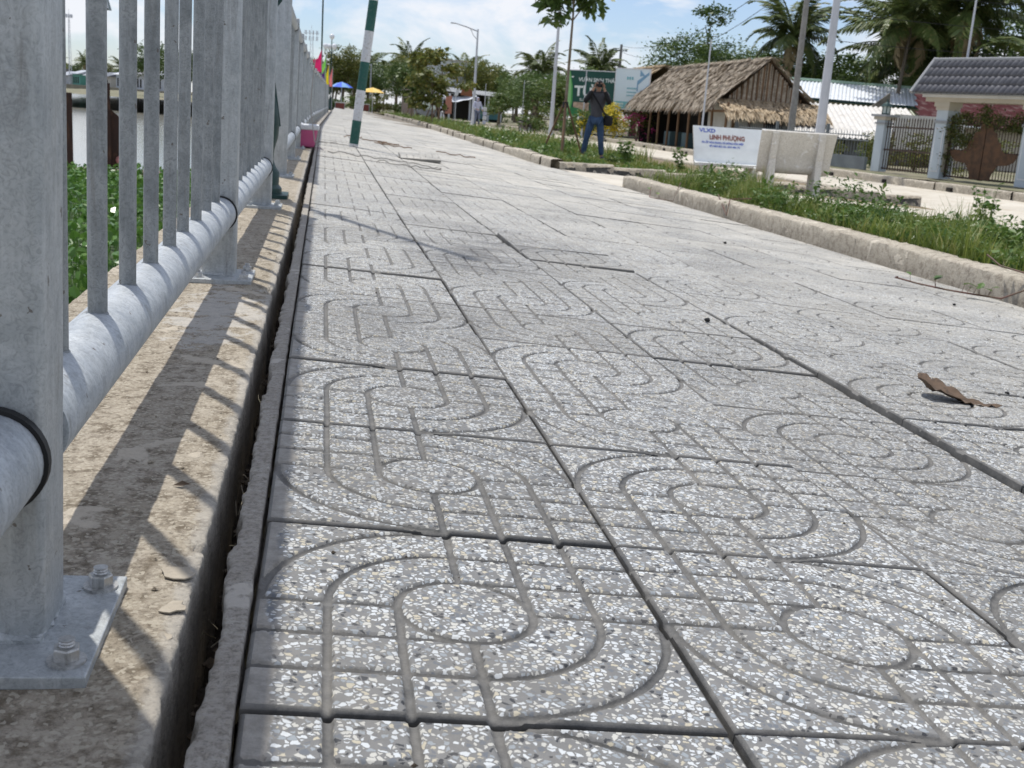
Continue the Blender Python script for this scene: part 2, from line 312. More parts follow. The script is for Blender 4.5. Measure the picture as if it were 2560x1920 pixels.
# river
m, t, b = newmat('river_water'); b.inputs['Base Color'].default_value = (.30, .29, .24, 1); b.inputs['Roughness'].default_value = .12; b.inputs['Specular IOR Level'].default_value = .8
bp = N(t, 'Bump'); bp.inputs['Strength'].default_value = .16; bp.inputs['Distance'].default_value = .05; mp_ = N(t, 'Mapping'); mp_.inputs['Scale'].default_value = (.7, 1.6, 1); t.links.new(coord(t), mp_.inputs[0]); t.links.new(noise_n(t, mp_.outputs[0], 1.6, 6, .6), bp.inputs['Height']); t.links.new(bp.outputs[0], b.inputs['Normal'])
link('river', npmesh('river', [(-900, -60, -1.7), (-.5, -60, -1.7), (-.5, 900, -1.7), (-900, 900, -1.7)], [(0, 1, 2, 3)], m), kind='structure')
# flood-wall cap that carries the railing
def strip(name, secs, ys, m, fn, smooth=True):
    V = []; n = len(secs)
    for y in ys:
        for (x, z) in secs: V.append(fn(x, y, z))
    F = [(j*n+i, (j+1)*n+i, (j+1)*n+i+1, j*n+i+1) for j in range(len(ys)-1) for i in range(n-1)]
    return link(name, npmesh(name, V, F, m, smooth), kind='structure')
ysd = list(np.arange(-.4, 3.2, .011))+list(np.arange(3.2, 8, .035))+list(np.arange(8, 66, .4))
def nz(x, y, z, f, s=0): return noise.fractal(Vector((x*f+s, y*f, z*f)), .9, 2.1, 5)
def curb_fn(x, y, z):
    e = smoothstep(-.165, -.13, np.array(x))*1.0 if z > -.03 else 0.
    ed = 1. if x > -.15 else (.6 if x < -.64 else 0)
    chip = (max(0, nz(0, y, 0, 6, 9)-.15)*.018+max(0, nz(0, y, 0, 40, 5)-.15)*.008)*ed
    dx = ed*(nz(x, y, z, 4, 2)*.0025+nz(x, y, z, 60, 4)*.0015+nz(0, y, z*3, 16, 6)*.003*(1 if z < -.03 else .2))
    dz = nz(x, y, 0, 22, 7)*.0022+nz(x, y, 0, 5, 1)*.004*(1 if z > -.02 else 0)
    if x < -.6: dx -= 0; dz += nz(x, y, 0, 12)*.004
    return (x+dx-(chip if x > -.15 else 0)+BX(y), y, z+dz-(chip*1.1 if (x > -.15 and z > -.03) else 0))
secs = [(-.66, -1.9), (-.66, -.1), (-.66, -.03), (-.655, -.008)]+[(-.645+i*.0255, 0) for i in range(20)]+[(-.155, 0), (-.146, -.0003), (-.1385, -.0016), (-.1362, -.005), (-.136, -.014), (-.136, -.035), (-.136, -.07), (-.137, -.11), (-.138, -.16), (-.14, -.3)]
strip('curb', secs, ysd, CURB, curb_fn)
def mort_fn(x, y, z):
    w = nz(0, y, 0, 5, 3)*.008+nz(0, y, 0, 26, 5)*.006+nz(0, y, 0, 80, 2)*.002-.003
    if x < -.08: x += w-.004
    elif x > -.07: x += nz(0, y, 0, 18, 8)*.0018
    if z < -.02: x += nz(0, y, z, 14, 1)*.010
    return (x+BX(y), y, z+nz(x, y, 0, 30)*.0016)
strip('mortar_strip', [(-.083, -.3), (-.086, -.16), (-.09, -.08), (-.092, -.03), (-.092, -.010), (-.0915, -.002), (-.088, -.0003), (-.082, .0), (-.076, 0), (-.071, 0), (-.0688, -.002), (-.0685, -.012), (-.0685, -.05)], ysd, MORT, mort_fn)
def gap_fn(x, y, z): return (x+BX(y), y, z+nz(x, y, 0, 14)*.045+nz(x, y, 0, 50)*.015)
strip('gap_soil', [(-.16+i*.012, -.17-.03*math.sin(i*.6)) for i in range(10)], list(np.arange(-.4, 4, .015))+list(np.arange(4, 66, .3)), SOIL, gap_fn)
# ------------------------------------------------------------------ paving
T = .5; Y0 = .988
def tile_mesh(n, grooves=True):
    g = np.linspace(-.5, .5, n+1); Xg, Yg = np.meshgrid(g, g); r = np.hypot(Xg, Yg)
    ring1 = np.abs(r-1/6)
    ax = np.minimum(np.abs(Xg), np.abs(Yg)); ax[r < 1/6] = 9
    rings = np.minimum(np.abs(r-1/3), np.abs(r-.492)); rings[Xg*Yg > 0] = 9
    lines = np.full_like(r, 9.)
    for k in (1/6, 1/3):
        lines = np.minimum(lines, np.minimum(np.abs(np.abs(Xg)-k), np.abs(np.abs(Yg)-k)))
    lines[(Xg*Yg < 0) | (r < 1/6)] = 9
    d = np.minimum(np.minimum(ring1, ax), np.minimum(rings, lines))*T
    g_ = np.random.default_rng(12); nse = g_.normal(size=d.shape)
    for _ in range(2): nse = (nse+np.roll(nse, 1, 0)+np.roll(nse, -1, 0)+np.roll(nse, 1, 1)+np.roll(nse, -1, 1))/5
    d = d+nse/nse.std()*(.00045 if n > 100 else 0); gw = .0060
    G = np.clip(1-(d/gw)**2, 0, 1) if grooves else np.zeros_like(d)
    de = (.5-np.maximum(np.abs(Xg), np.abs(Yg)))*T
    E = np.clip(1-de/.0050, 0, 1)
    S = T*.9925
    Z = -.0060*G**.32-.0042*E**1.3
    mask = np.maximum(np.clip((gw*1.12-d)/(.003), 0, 1)*(1 if grooves else 0), np.clip((.0058-de)/.0025, 0, 1))
    V = np.stack([Xg*S, Yg*S, Z], -1).reshape(-1, 3); k = np.arange((n+1)**2).reshape(n+1, n+1)
    F = np.stack([k[:-1, :-1], k[:-1, 1:], k[1:, 1:], k[1:, :-1]], -1).reshape(-1, 4)
    loop = np.concatenate([k[0, :], k[1:, -1], k[-1, -2::-1], k[-2:0:-1, 0]]); b0 = len(V)
    VB = V[loop].copy(); VB[:, 2] = -.034; V = np.concatenate([V, VB]); m_ = len(loop); i = np.arange(m_)
    FS = np.stack([loop[i], b0+i, b0+(i+1) % m_, loop[(i+1) % m_]], -1)
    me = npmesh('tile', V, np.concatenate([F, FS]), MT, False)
    sm = np.zeros(len(F)+len(FS), bool); sm[:len(F)] = True; me.polygons.foreach_set('use_smooth', sm)
    a = me.attributes.new('groove', 'FLOAT', 'POINT'); a.data.foreach_set('value', np.concatenate([mask.ravel(), np.ones(m_)]).astype(np.float32))
    return me
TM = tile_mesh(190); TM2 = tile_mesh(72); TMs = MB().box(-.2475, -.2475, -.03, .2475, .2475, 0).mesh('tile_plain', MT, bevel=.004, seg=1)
pave = sheet('pavement', lambda y: -.067+BX(y), lambda y: path_pts(K2, y)+.06, [-.6, 3, 14, 15, 19, 25, 34, 48, 64, 89, 118], lambda y: -.034, lambda y: ZW(4)-.036, BED, 10)
def proj(p):
    v = Vector(p)-Vector((0, 0, CAMH)); d = v.dot(fw)
    return (v.dot(r2)/d*F_PX, -v.dot(u2)/d*F_PX, d) if d > .05 else (1e6, 1e6, d)
cand = []; far = []
rr = random.Random(3)
SPEC = {(0, -1): (-.004, .008, 0), (1, -1): (-.002, 0, .003), (0, 0): (-.001, .004, -.003), (0, 1): (.0025, -.002, .001), (0, 2): (.004, .0, -.002), (1, 1): (.001, 0, .002), (1, 2): (.003, 0, -.001), (3, 1): (.006, 0, 0), (3, 2): (.010, .0, 0), (3, 3): (.014, -.012, 0), (3, 4): (.011, -.010, 0), (3, 5): (.006, -.004, 0),
        (2, 2): (-.006, .004, 0), (2, 3): (-.006, .004, 0), (1, 0): (-.001, .004, .006), (2, 1): (-.004, 0, -.003), (0, 3): (.007, 0, -.001), (0, 6): (.006, -.01, .0), (1, 7): (.004, 0, 0), (2, 9): (.018, -.02, .01), (1, 9): (-.004, 0, 0), (2, 8): (.01, -.012, 0)}
for row in range(-2, 230):
    for col in range(0, 9):
        x = X0+(col+.5)*T; y = Y0+(row+.5)*T
        if x > path_pts(K2, y)+.1 or (x+BX(y)*.0 < X0): continue
        z = ZW(x); dz = rr.gauss(0, .0019); tx = rr.gauss(0, .0022); ty = rr.gauss(0, .0022); rz = rr.gauss(0, .003)
        z += .012*math.sin(y*.45+1)*min(1, max(0, (y-2.5)/3))*.6
        if (col, row) in SPEC: s = SPEC[(col, row)]; dz = s[0]; tx = s[2]; ty = s[1]
        if (col, row) == (2, 26): dz = .055; tx = .10; ty = -.07
        pr = [proj((x+a*T/2, y+b*T/2, z)) for a, b in ((-1, -1), (1, -1), (1, 1), (-1, 1))]
        vis = min(p[0] for p in pr) < 1330 and max(p[0] for p in pr) > -1330 and min(p[1] for p in pr) < 1010 and pr[2][2] > 0
        dist = math.hypot(x, y)
        if vis: cand.append((dist, col, row, x, y, z+dz, tx, ty+math.atan(-C_SL), rz))
        elif dist < 6: far.append((x, y, z+dz, tx, ty+math.atan(-C_SL), rz))
cand.sort()
for i, (dist, col, row, x, y, z, tx, ty, rz) in enumerate(cand):
    if i < 298 or (col, row) == (2, 26):
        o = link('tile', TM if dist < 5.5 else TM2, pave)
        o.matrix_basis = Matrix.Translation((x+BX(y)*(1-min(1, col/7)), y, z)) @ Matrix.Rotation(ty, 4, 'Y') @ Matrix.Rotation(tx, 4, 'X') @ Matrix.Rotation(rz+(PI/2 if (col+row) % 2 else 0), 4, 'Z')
    else: far.append((x+BX(y)*(1-min(1, col/7)), y, z, tx, ty, rz))
Vb = np.array([v.co[:] for v in TMs.vertices]); Fb = [tuple(p.vertices) for p in TMs.polygons]
fb = MB()
for (x, y, z, tx, ty, rz) in far:
    R = Matrix.Rotation(ty, 3, 'Y') @ Matrix.Rotation(tx, 3, 'X') @ Matrix.Rotation(rz, 3, 'Z')
    vv = Vb @ np.array(R).T + np.array([x, y, z]); fb.add(vv.tolist(), Fb)
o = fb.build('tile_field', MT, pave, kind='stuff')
# side path through the opening of the kerb
sheet('side_path', lambda y: 3.9, lambda y: 11.4, list(np.linspace(14.9, 19.1, 10)), lambda y: -.296, lambda y: -.66, ROAD, 16, .015)
# ------------------------------------------------------------------ kerbs
def kerb_stone(L, w, h, seed, hole=False):
    prof = [(0, -.3), (0, -.12), (.004, h-.03), (.012, h-.012), (.03, h-.002), (w*.5, h+.004), (w-.02, h), (w-.004, h-.012), (w, h-.04), (w, -.3)]
    prof2 = []
    for (a, b), (c, d) in zip(prof, prof[1:]):
        k = max(1, int(math.hypot(c-a, d-b)/.05))
        for i in range(k): prof2.append((a+(c-a)*i/k, b+(d-b)*i/k))
    prof2.append(prof[-1]); ny = int(L/.05); V = []; n = len(prof2)
    for j in range(ny+1):
        y = -L/2+L*j/ny; e = 1 if j in (0, ny) else 0
        for (x, z) in prof2:
            fd = min(1, (L/2-abs(y))*5); q = nz(x, y, z, 5, seed)*fd; q2 = nz(x, y, z, 25, seed)*fd
            q3 = max(0, nz(x*.5, y, z, 11, seed+3)-.25)*.03*fd
            V.append((x+q*.004+q2*.0035+(q3 if x < w/2 else -q3), y, z+q*.004+q2*.003-(q3 if z > h-.05 else 0)))
    F = [(j*n+i, j*n+i+1, (j+1)*n+i+1, (j+1)*n+i) for j in range(ny) for i in range(n-1)]
    V0 = len(V); F += []
    me = npmesh('kerb_stone', V, F, KERB, True)
    bm = bmesh.new(); bm.from_mesh(me); bmesh.ops.holes_fill(bm, edges=[e for e in bm.edges if e.is_boundary]); bm.to_mesh(me); bm.free(); me.set_sharp_from_angle(angle=math.radians(38))
    if hole: pass
    return me
KS = [kerb_stone(1.0, .22, .145, s) for s in (1, 5, 9)]; KS2 = [kerb_stone(1.607, .30, .20, s) for s in (2, 7)]
def kerb_run(name, pts, zf, meshes, L, label=None, jit=.0006, hz=None):
    root = empty(name); root['kind'] = 'structure'
    tot = 0; seg = []
    P = [Vector(p) for p in pts]
    for a, b in zip(P, P[1:]): seg.append((tot, tot+(b-a).length, a, b)); tot += (b-a).length
    s = L/2
    while s < tot:
        for (s0, s1, a, b) in seg:
            if s0 <= s < s1:
                p = a+(b-a)*((s-s0)/(s1-s0)); d = (b-a).normalized(); ang = math.atan2(-d.x, d.y)
                dist = p.length
                link('kerb_stone', rr.choice(meshes), root, (p.x+rr.gauss(0, jit), p.y, zf(p)+rr.gauss(0, jit*.7)), (rr.gauss(0, .0006), rr.gauss(0, .002), ang))
        s += L
    return root
kerb_run('kerb', [(3.96, 1), (4.0, 8), (4.02, 14.9)], lambda p: -.305, KS, 1.0)
kerb_run('kerb', K2[2:-1], lambda p: -.30, KS, 1.0, jit=.018)
kerb_run('kerb', [(3.86, 18.9), (6.5, 19.4), (8.4, 20.3), (11.2, 20.8)], lambda p: -.31-.045*(p.x-4), KS, 1.0)
kerb_run('kerb', [(p[0]-.2, p[1]) for p in RL if p[1] > 20], lambda p: ZR(p.y)-.02, KS, 1.0)
kerb_run('kerb', [(p[0]-.2, p[1]) for p in RL if p[1] < 17], lambda p: ZR(p.y)-.02, KS, 1.0)
kr = kerb_run('kerb', [(p[0], p[1]) for p in RR], lambda p: ZR(p.y)+.02, KS2, 1.61, jit=.01)
for yy in list(np.arange(22.6, 62, 3.22)):
    xx = path_pts(RR, yy); MB().box(-.03, -.11, 0, .05, .11, .10).build('drain_hole', DARK, kr, (xx-.012, yy, ZR(yy)+.02))
# ------------------------------------------------------------------ railing
FX = -.309
BOLT = galv('bolt_zinc', (.42, .42, .41), (.58, .58, .57), .38, .75)
rail = empty('railing', (FX, 1.15, 0), 0, 'galvanised steel railing of round bars along the river wall beside the tiled walk', 'railing')
PS = 2.45
rail.rotation_euler = (0, .014, 0)      # the railing leans a little towards the walk
rr = random.Random(3)
def nut_mesh():
    m_ = MB(); m_.lathe([(.019, 0), (.019, .003)], n=20)
    hexr = .0135; m_.lathe([(hexr*.97, .003), (hexr, .0045), (hexr, .0145), (hexr*.93, .0165)], n=6)
    prof = []
    for i in range(6): z = .0165+i*.0016; prof += [(.0080 if i % 2 else .0070, z)]
    m_.lathe(prof, n=14)
    return m_.mesh('nut', BOLT)
NUT = nut_mesh(); NUTS = MB().lathe([(.019, 0), (.019, .003)], n=10).lathe([(.0135, .003), (.0135, .0155)], n=6).lathe([(.0078, .0155), (.0078, .020)], n=8).mesh('nut_low', ZN)
PLATE = MB().box(-.092, -.12, 0, .092, .12, .014).mesh('base_plate', ZN, bevel=.0015)
POSTM = MB().box(-.05, -.048, .012, .05, .048, 1.27).mesh('post', ZN, smooth=True, bevel=.009, seg=3)
m_ = MB()
for s in (-1, 1):
    m_.tube([(s*.044, -.05+k*.01, .0165) for k in range(11)], [.004+.004*rr.random() for k in range(11)], 6); m_.tube([(-.047+k*.0094, s*.047, .0165) for k in range(11)], [.004+.004*rr.random() for k in range(11)], 6)
rv = random.Random(5)
m_.v = [(x+rv.uniform(-.0025, .0025), y+rv.uniform(-.0025, .0025), z+rv.uniform(-.002, .002)) for x, y, z in m_.v]
WELD = m_.mesh('weld_bead', ZN)
BAL = MB().tube([(0, 0, .235), (0, 0, 1.17)], .0133, 20).mesh('baluster', ZB, smooth=True)
m_ = MB(); m_.tube([(0, -.0, .247), (0, 0, .2505), (0, 0, .257)], [.021, .0185, .014], 16); m_.v = [(x+rv.uniform(-.001, .001), y+rv.uniform(-.001, .001), z) for x, y, z in m_.v]; COLR = m_.mesh('weld_collar', ZB, smooth=True)
def pipe_mesh(L, r, n=32): return MB().tube([(0, 0, 0), (0, L, 0)], r, n).mesh('rail', ZP, smooth=True)
PB = pipe_mesh(PS-.098, .049); PT = pipe_mesh(PS-.098, .045, 20)
RING = MB().tube([(0, -.006, 0), (0, .006, 0)], .0535, 32, cap=True).mesh('rubber_ring', BLK, smooth=True); RINGT = MB().tube([(0, -.012, 0), (0, .012, 0)], .049, 20, cap=True).mesh('rubber_ring_top', BLK, smooth=True)
def fx(y): return BX(y)
for i in range(-1, 25):
    y = 1.15+i*PS; x = fx(y); yl = i*PS; lean = rr.gauss(0, .002)
    po = link('post', POSTM, rail, (x-(.007 if i == 0 else .002), yl, 0), (0, .010 if i == 0 else lean, 0))
    if i < 8:
        link('base_plate', PLATE, po, (.012, 0, 0)); link('weld_bead', WELD, po)
        for a in (-1, 1):
            for b_ in (-1, 1): link('nut', NUT if i < 2 else NUTS, po, (a*.068+.012, b_*.088, .014), (0, 0, rr.random()*3))
    if i == 2: continue                      # the lamp stands in this bay
    ang = -math.atan2(fx(y+PS)-fx(y), PS)
    if i > 23: break
    link('rail', PB, rail, (x, yl+.049, .208), (0, 0, ang)); link('rail', PT, rail, (x, yl+.049, 1.20), (0, 0, ang))
    if i < 10:
        link('rubber_ring', RING, rail, (fx(y+PS), yl+PS-.056, .208))
    if i < 16: link('rubber_ring', RINGT, rail, (fx(y+PS), yl+PS-.062, 1.20))
    for k in range(9):
        yb = .22+k*.2515
        b1 = link('baluster', BAL, rail, (x+(fx(y+PS)-x)*yb/PS+rr.gauss(0, .0006), yl+yb+rr.gauss(0, .002), 0))
        if i < 2: link('weld_collar', COLR, b1)
# ------------------------------------------------------------------ leaves, blades, trees
def leaves(c, u, v, nrm=None):       # folded diamond leaves: base, side, tip, side ; c base, u length vec, v half width vec
    n = len(c); V = np.empty((n, 4, 3)); V[:, 0] = c; V[:, 1] = c+u*.5-v; V[:, 2] = c+u; V[:, 3] = c+u*.5+v
    if nrm is not None: V[:, 1] += nrm; V[:, 3] += nrm
    return V.reshape(-1, 3), np.arange(4*n).reshape(n, 4)
def rdir(n, g=RNG):
    a = g.normal(size=(n, 3)); return a/np.linalg.norm(a, axis=1, keepdims=True)
def perp(u, g=RNG):
    w = np.cross(u, rdir(len(u), g)); return w/(np.linalg.norm(w, axis=1, keepdims=True)+1e-9)
def crown_mesh(name, m, blobs, ncl, nl, cs, ls, seed, droop=.0, aspect=.42):
    g = np.random.default_rng(seed); C = []
    for (bx, by, bz, rx, ry, rz) in blobs:
        k = max(4, int(ncl*rx*rz/sum(b[3]*b[5] for b in blobs))); d = rdir(k, g); rad = g.uniform(.35, 1, (k, 1))**.6
        C.append(np.array([bx, by, bz])+d*rad*np.array([rx, ry, rz]))
    C = np.concatenate(C); s = g.uniform(.5, 1.3, (len(C), 1)); 
    P = np.repeat(C, nl, 0)+g.normal(size=(len(C)*nl, 3))*np.repeat(s, nl, 0)*cs*np.array([1, 1, .6])
    u = rdir(len(P), g); u[:, 2] = u[:, 2]*.5-droop; u /= np.linalg.norm(u, axis=1, keepdims=True); L_ = ls*g.uniform(.6, 1.3, (len(P), 1)); w = perp(u, g)
    V, F = leaves(P, u*L_, w*L_*aspect*.5); return npmesh(name, V, F, m)
def trunk_mesh(m, h, r, limbs, seed, lean=(0, 0)):
    g = random.Random(seed); b = MB(); pts = [(lean[0]*t+g.uniform(-.03, .03)*h*t, lean[1]*t+g.uniform(-.03, .03)*h*t, h*t) for t in (0, .2, .4, .6, .8, 1)]
    b.tube(pts, [r*1.35, r, r*.85, r*.72, r*.55, r*.3], 8)
    for (dx, dy, dz, t0) in limbs:
        p = Vector(pts[int(t0*5)]); q = p+Vector((dx, dy, dz)); mid = (p+q)/2+Vector((g.uniform(-.1, .1), g.uniform(-.1, .1), .12*h*g.random()))
        b.tube([p, mid, q], [r*.5, r*.33, r*.12], 6)
    return b.mesh('trunk', m, smooth=True)
def tree_kind(m, seed, R=1.6, H=2.2, h=1.6, ncl=150, nl=44, cs=.20, ls=.15):
    g = random.Random(seed); blobs = [(g.uniform(-.5, .5)*R, g.uniform(-.5, .5)*R, h+H*g.uniform(.05, .75), R*g.uniform(.38, .7), R*g.uniform(.38, .7), H*g.uniform(.22, .42)) for _ in range(7)]
    limbs = [(b[0]*.8, b[1]*.8, (b[2]-h*.75)*.8, g.choice((.6, .8))) for b in blobs]
    return trunk_mesh(BARK, h*1.25, .09*R, limbs, seed), crown_mesh('crown', m, blobs, ncl, nl, cs, ls, seed)
TK = [tree_kind(TRE1, 1), tree_kind(TRE1, 2, 1.9, 1.8), tree_kind(TRE2, 3, 1.5, 2.0), tree_kind(TRE3, 4, 1.4, 2.4), tree_kind(TRE2, 5, 1.2, 1.6, 1.3), tree_kind(TRE1, 8, 1.9, 2.0, 1.5, 230, 62, .20, .105)]
def tree(kind, x, y, z, s, label, group=None, name='tree', sz=None, cat='tree'):
    e = empty(name, (x, y, z), rr.uniform(0, 6.28), label, cat, group); tm, cm = TK[kind]
    link('trunk', tm, e, sc=(s, s, sz or s)); link('crown', cm, e, sc=(s, s, sz or s)); return e
def frond_mesh(seed, L=2.6, n=46, droop=.55, ll=.62):
    g = np.random.default_rng(seed); t = np.linspace(0, 1, n); th0 = .55
    a = th0-droop*2.3*t**1.3; ds = L/n; px = np.cumsum(np.cos(a))*ds; pz = np.cumsum(np.sin(a))*ds
    rac = MB().tube([(px[i], 0, pz[i]) for i in range(0, n, 5)], [.032*(1-.8*i/n) for i in range(0, n, 5)], 5)
    V = [np.array(rac.v)]; F = [f if len(f) == 4 else None for f in rac.f]; F = [f for f in F if f]
    P = []; U = []; Wd = []
    for i in range(4, n):
        ln = ll*math.sin(min(1, (t[i]*1.15+.12))*PI*.93+.05)**.7 if t[i] < .97 else ll*.3
        for s in (-1, 1):
            for k in range(2):
                f = (i+g.random())/n; q = np.array([np.interp(f, t, px), 0, np.interp(f, t, pz)])
                d = np.array([.62+.25*t[i], s*.95, -.42-g.uniform(0, .45)]); d /= np.linalg.norm(d)
                P.append(q); U.append(d*ln*g.uniform(.8, 1.1)); w = np.cross(d, [0, 0, 1]); w /= np.linalg.norm(w)+1e-9; w = w*.8+np.array([0, 0, .35])*g.uniform(-1, 1); Wd.append(w*.042)
    V2, F2 = leaves(np.array(P), np.array(U), np.array(Wd)); n0 = len(rac.v)
    return npmesh('frond', np.concatenate([V[0], V2]), np.concatenate([np.array(F), F2+n0]), PALM)
FRS = [frond_mesh(1, 2.6, 46, .60), frond_mesh(2, 2.4, 42, .78), frond_mesh(3, 2.7, 46, .44), frond_mesh(5, 2.1, 30, .7)]
FDRY = frond_mesh(4, 2.0, 24, .9, .4); FDRY.materials.clear(); FDRY.materials.append(DRYP)
def ptrunk(h, lean, r=.13):
    b = MB(); pts = []; rs = []
    for i in range(15): t = i/14; pts.append((lean*t*t, lean*.3*t, h*t)); rs.append(r*(1.5-.6*min(1, t*4)) if t < .2 else r*(.9-.25*t+.05*(i % 2)))
    return b.tube(pts, rs, 10).mesh('trunk', PTR, smooth=True)
def palm(x, y, z, h, s, label, group, nf=20, lean=.4, low=-.5, coco=True):
    e = empty('palm_tree', (x, y, z), 0, label, 'palm tree', group); az = rr.uniform(0, 6)
    tm = ptrunk(h, lean); link('trunk', tm, e); top = (lean, lean*.3, h)
    for k in range(nf):
        f = k/nf; el = low+(1.25-low)*(1-f)**.8                 # inner fronds stand up, outer ones hang
        link('frond', rr.choice(FRS if f < .85 else FRS[1:2]), e, top, (0, -el+.35, az+k*2.399+rr.uniform(-.15, .15)), (s*rr.uniform(.85, 1.1),)*3)
    for k in range(4): link('frond', FDRY, e, top, (0, 1.15+rr.uniform(0, .2), rr.uniform(0, 6)), (s*.9,)*3)
    if coco:
        c = MB()
        for k in range(7): a = k*.9; c.lathe([(.02, -.11), (.085, -.06), (.10, 0), (.08, .07), (.02, .11)], (top[0]+.22*math.cos(a), top[1]+.22*math.sin(a), h-.12-.1*(k % 2)), 7)
        c.build('coconuts', M('coconut', (.14, .17, .05), rough=.6) if 'coconut' not in bpy.data.materials else bpy.data.materials['coconut'], e, smooth=True)
    return e
G_P = 'coconut palms behind the buildings'
palm(28.6, 70, -.5, 7.0, 1.75, 'tall coconut palm left of the big concrete pole, over the thatched gable', G_P, 24)
palm(35.3, 66, -.5, 6.3, 2.5, 'big coconut palm over the shiny metal roofs, crown almost touching them', G_P, 30, low=-.5, lean=.3)
palm(34.5, 60, -.5, 8.3, 2.1, 'coconut palm at the top right whose crown leaves the frame', G_P, 24)
palm(31.8, 61, -.5, 7.4, 1.9, 'coconut palm between the two largest crowns, behind the metal roof', G_P, 20)
palm(35.0, 52, -.5, 3.9, 1.9, 'low coconut palm behind the grey tiled gate roof', G_P, 20)
palm(37.5, 56, -.5, 5.4, 1.9, 'coconut palm far right, behind the gate roof ridge', G_P, 18)
palm(16.8, 93, -.5, 4.4, 1.3, 'coconut palm left of the street tree, above the hedge trees', G_P, 22)
palm(20.6, 88, -.5, 4.9, 1.2, 'coconut palm with upright fronds behind the green billboard', G_P, 20)
palm(19.3, 96, -.5, 3.2, 1.0, 'low palm between the two upright palms', G_P, 14)
palm(23.6, 92, -.5, 3.3, 1.0, 'small dark palm right of the thin electric pole', G_P, 14)
G_F = 'palms in the far tree line'
for (x, y, h, s, lb) in ((10.6, 150, 8.2, 1.9, 'highest far palm left of the street lamp with the curved arm'), (13.6, 152, 7.8, 1.8, 'far palm just left of the white building'), (17.4, 148, 7.4, 2.0, 'far palm above the white building'),
                         (15.6, 158, 7.2, 1.7, 'narrow far palm between two bushier ones'), (6.2, 165, 8.2, 1.7, 'far palm behind the leaning striped pole'), (8.0, 160, 6.8, 1.5, 'far palm right of the leaning striped pole'),
                         (22, 150, 6.2, 1.7, 'far palm between the street lamp and the green bushes'), (24.5, 150, 5.6, 1.6, 'lowest far palm over the green hedge tree'), (3.4, 150, 5.6, 1.7, 'far palm behind the coloured flags'), (1.3, 145, 5.0, 1.6, 'far palm nearest the railing end')):
    palm(x, y, -.5, h*.76, s*.84, lb, G_F, 16, lean=rr.uniform(-.6, .6), coco=False)
G_T = 'trees in the far tree line'; k = 0
LB = ['dark broad tree', 'low dark bushy tree', 'yellow-green tree', 'olive tree with brown tips', 'small light green tree']
wh = ['behind the blue umbrella', 'behind the flags', 'behind the leaning striped pole', 'behind the yellow umbrella', 'left of the first white building', 'behind the first white building', 'right of the white building', 'behind the tall street lamp', 'behind the hooded person', 'left of the green billboard', 'behind the green billboard', 'over the thatched roofs', 'far behind the electric pole']
for i in range(26):
    x = -.5+i*1.2+rr.uniform(-.5, .5); y = 132+rr.uniform(-14, 24)+(0 if i < 20 else -20); kd = rr.choice((0, 0, 1, 1, 3, 2)); s = rr.uniform(1.15, 1.6)
    s *= 1.12
    tree(kd, x, y, -.5, s, f'{LB[kd]} {wh[min(12, i//2)]}, {"nearer" if i % 2 else "farther"} of the two', G_T)
G_B = 'broad trees behind the houses'
for (kd, x, y, s, sz, lb) in ((5, 25.4, 76, 2.3, 2.15, 'large dark spreading tree left of the palms, over the thatched roof'), (5, 29.0, 79, 2.2, 2.0, 'dark tree filling the gap right of the spreading tree'), (2, 24.2, 70, 1.5, 1.35, 'light green tree just over the thatched ridge'), (2, 21.8, 80, 1.6, 1.35, 'light green tree left of the thatched ridge'),
                              (1, 31.0, 72, 2.4, 1.9, 'low dark tree behind the thatched gable'), (5, 43, 62, 2.9, 2.9, 'very large dark tree at the top right corner'), (5, 38.5, 66, 2.6, 2.5, 'dark tree behind the palms at the right'), (5, 34, 73, 2.6, 1.9, 'dark tree behind the shiny metal roof'), (5, 46, 58, 2.6, 2.2, 'dark tree at the right edge behind the gate'), (5, 39, 55, 2.0, 1.5, 'dark low tree behind the gate roof')):
    tree(kd, x, y, -.5, s, lb, G_B, sz=sz)
# slender branch with an airy tuft above the big tree
e = empty('tree', (25.6, 76, -.5), 0, 'thin pale stem with an airy tuft above the large dark spreading tree', 'tree', G_B)
link('trunk', trunk_mesh(BARK, 8.2, .10, [(.8, 0, .5, .8), (-.7, 0, .4, .8)], 77), e); link('crown', crown_mesh('crown', TRE1, [(0, 0, 8.5, 1.5, .8, .35), (.4, 0, 8.0, .9, .6, .3)], 40, 14, .2, .3, 78), e)
for i, (x, y, s, kd) in enumerate(((-3, 120, 1.3, 0), (-7, 128, 1.5, 1), (-11, 135, 1.6, 0), (-16, 140, 1.7, 1), (-21, 146, 1.8, 0), (-1.5, 132, 1.4, 3))):
    tree(kd, x, y, -.45, s, ['dark tree just left of the railing end', 'second dark tree left of the railing end', 'third dark tree seen over the railing', 'fourth dark tree seen over the railing', 'dark tree farthest left behind the railing bars', 'olive tree behind the coloured flags'][i], 'trees at the river bend')
# hedge trees on the middle right
for (kd, x, y, s, sz, lb) in ((4, 15.3, 74, 1.6, 1.15, 'dense yellow-green bush left of the street lamp pole'), (1, 14.7, 80, 1.5, 1.15, 'dark hedge tree right of the hooded person'), (2, 17.0, 78, 1.6, 1.2, 'leafy green tree right of the street lamp pole'), (1, 16.9, 84, 1.7, 1.3, 'dark tree behind the thin white post'), (4, 13.3, 88, 1.2, .9, 'small green bush right of the tarpaulin'), (2, 19.6, 80, 1.3, 1.1, 'green tree behind the green billboard')):
    tree(kd, x, y, -.55, s, lb, 'bushes along the far side of the road', sz=sz)
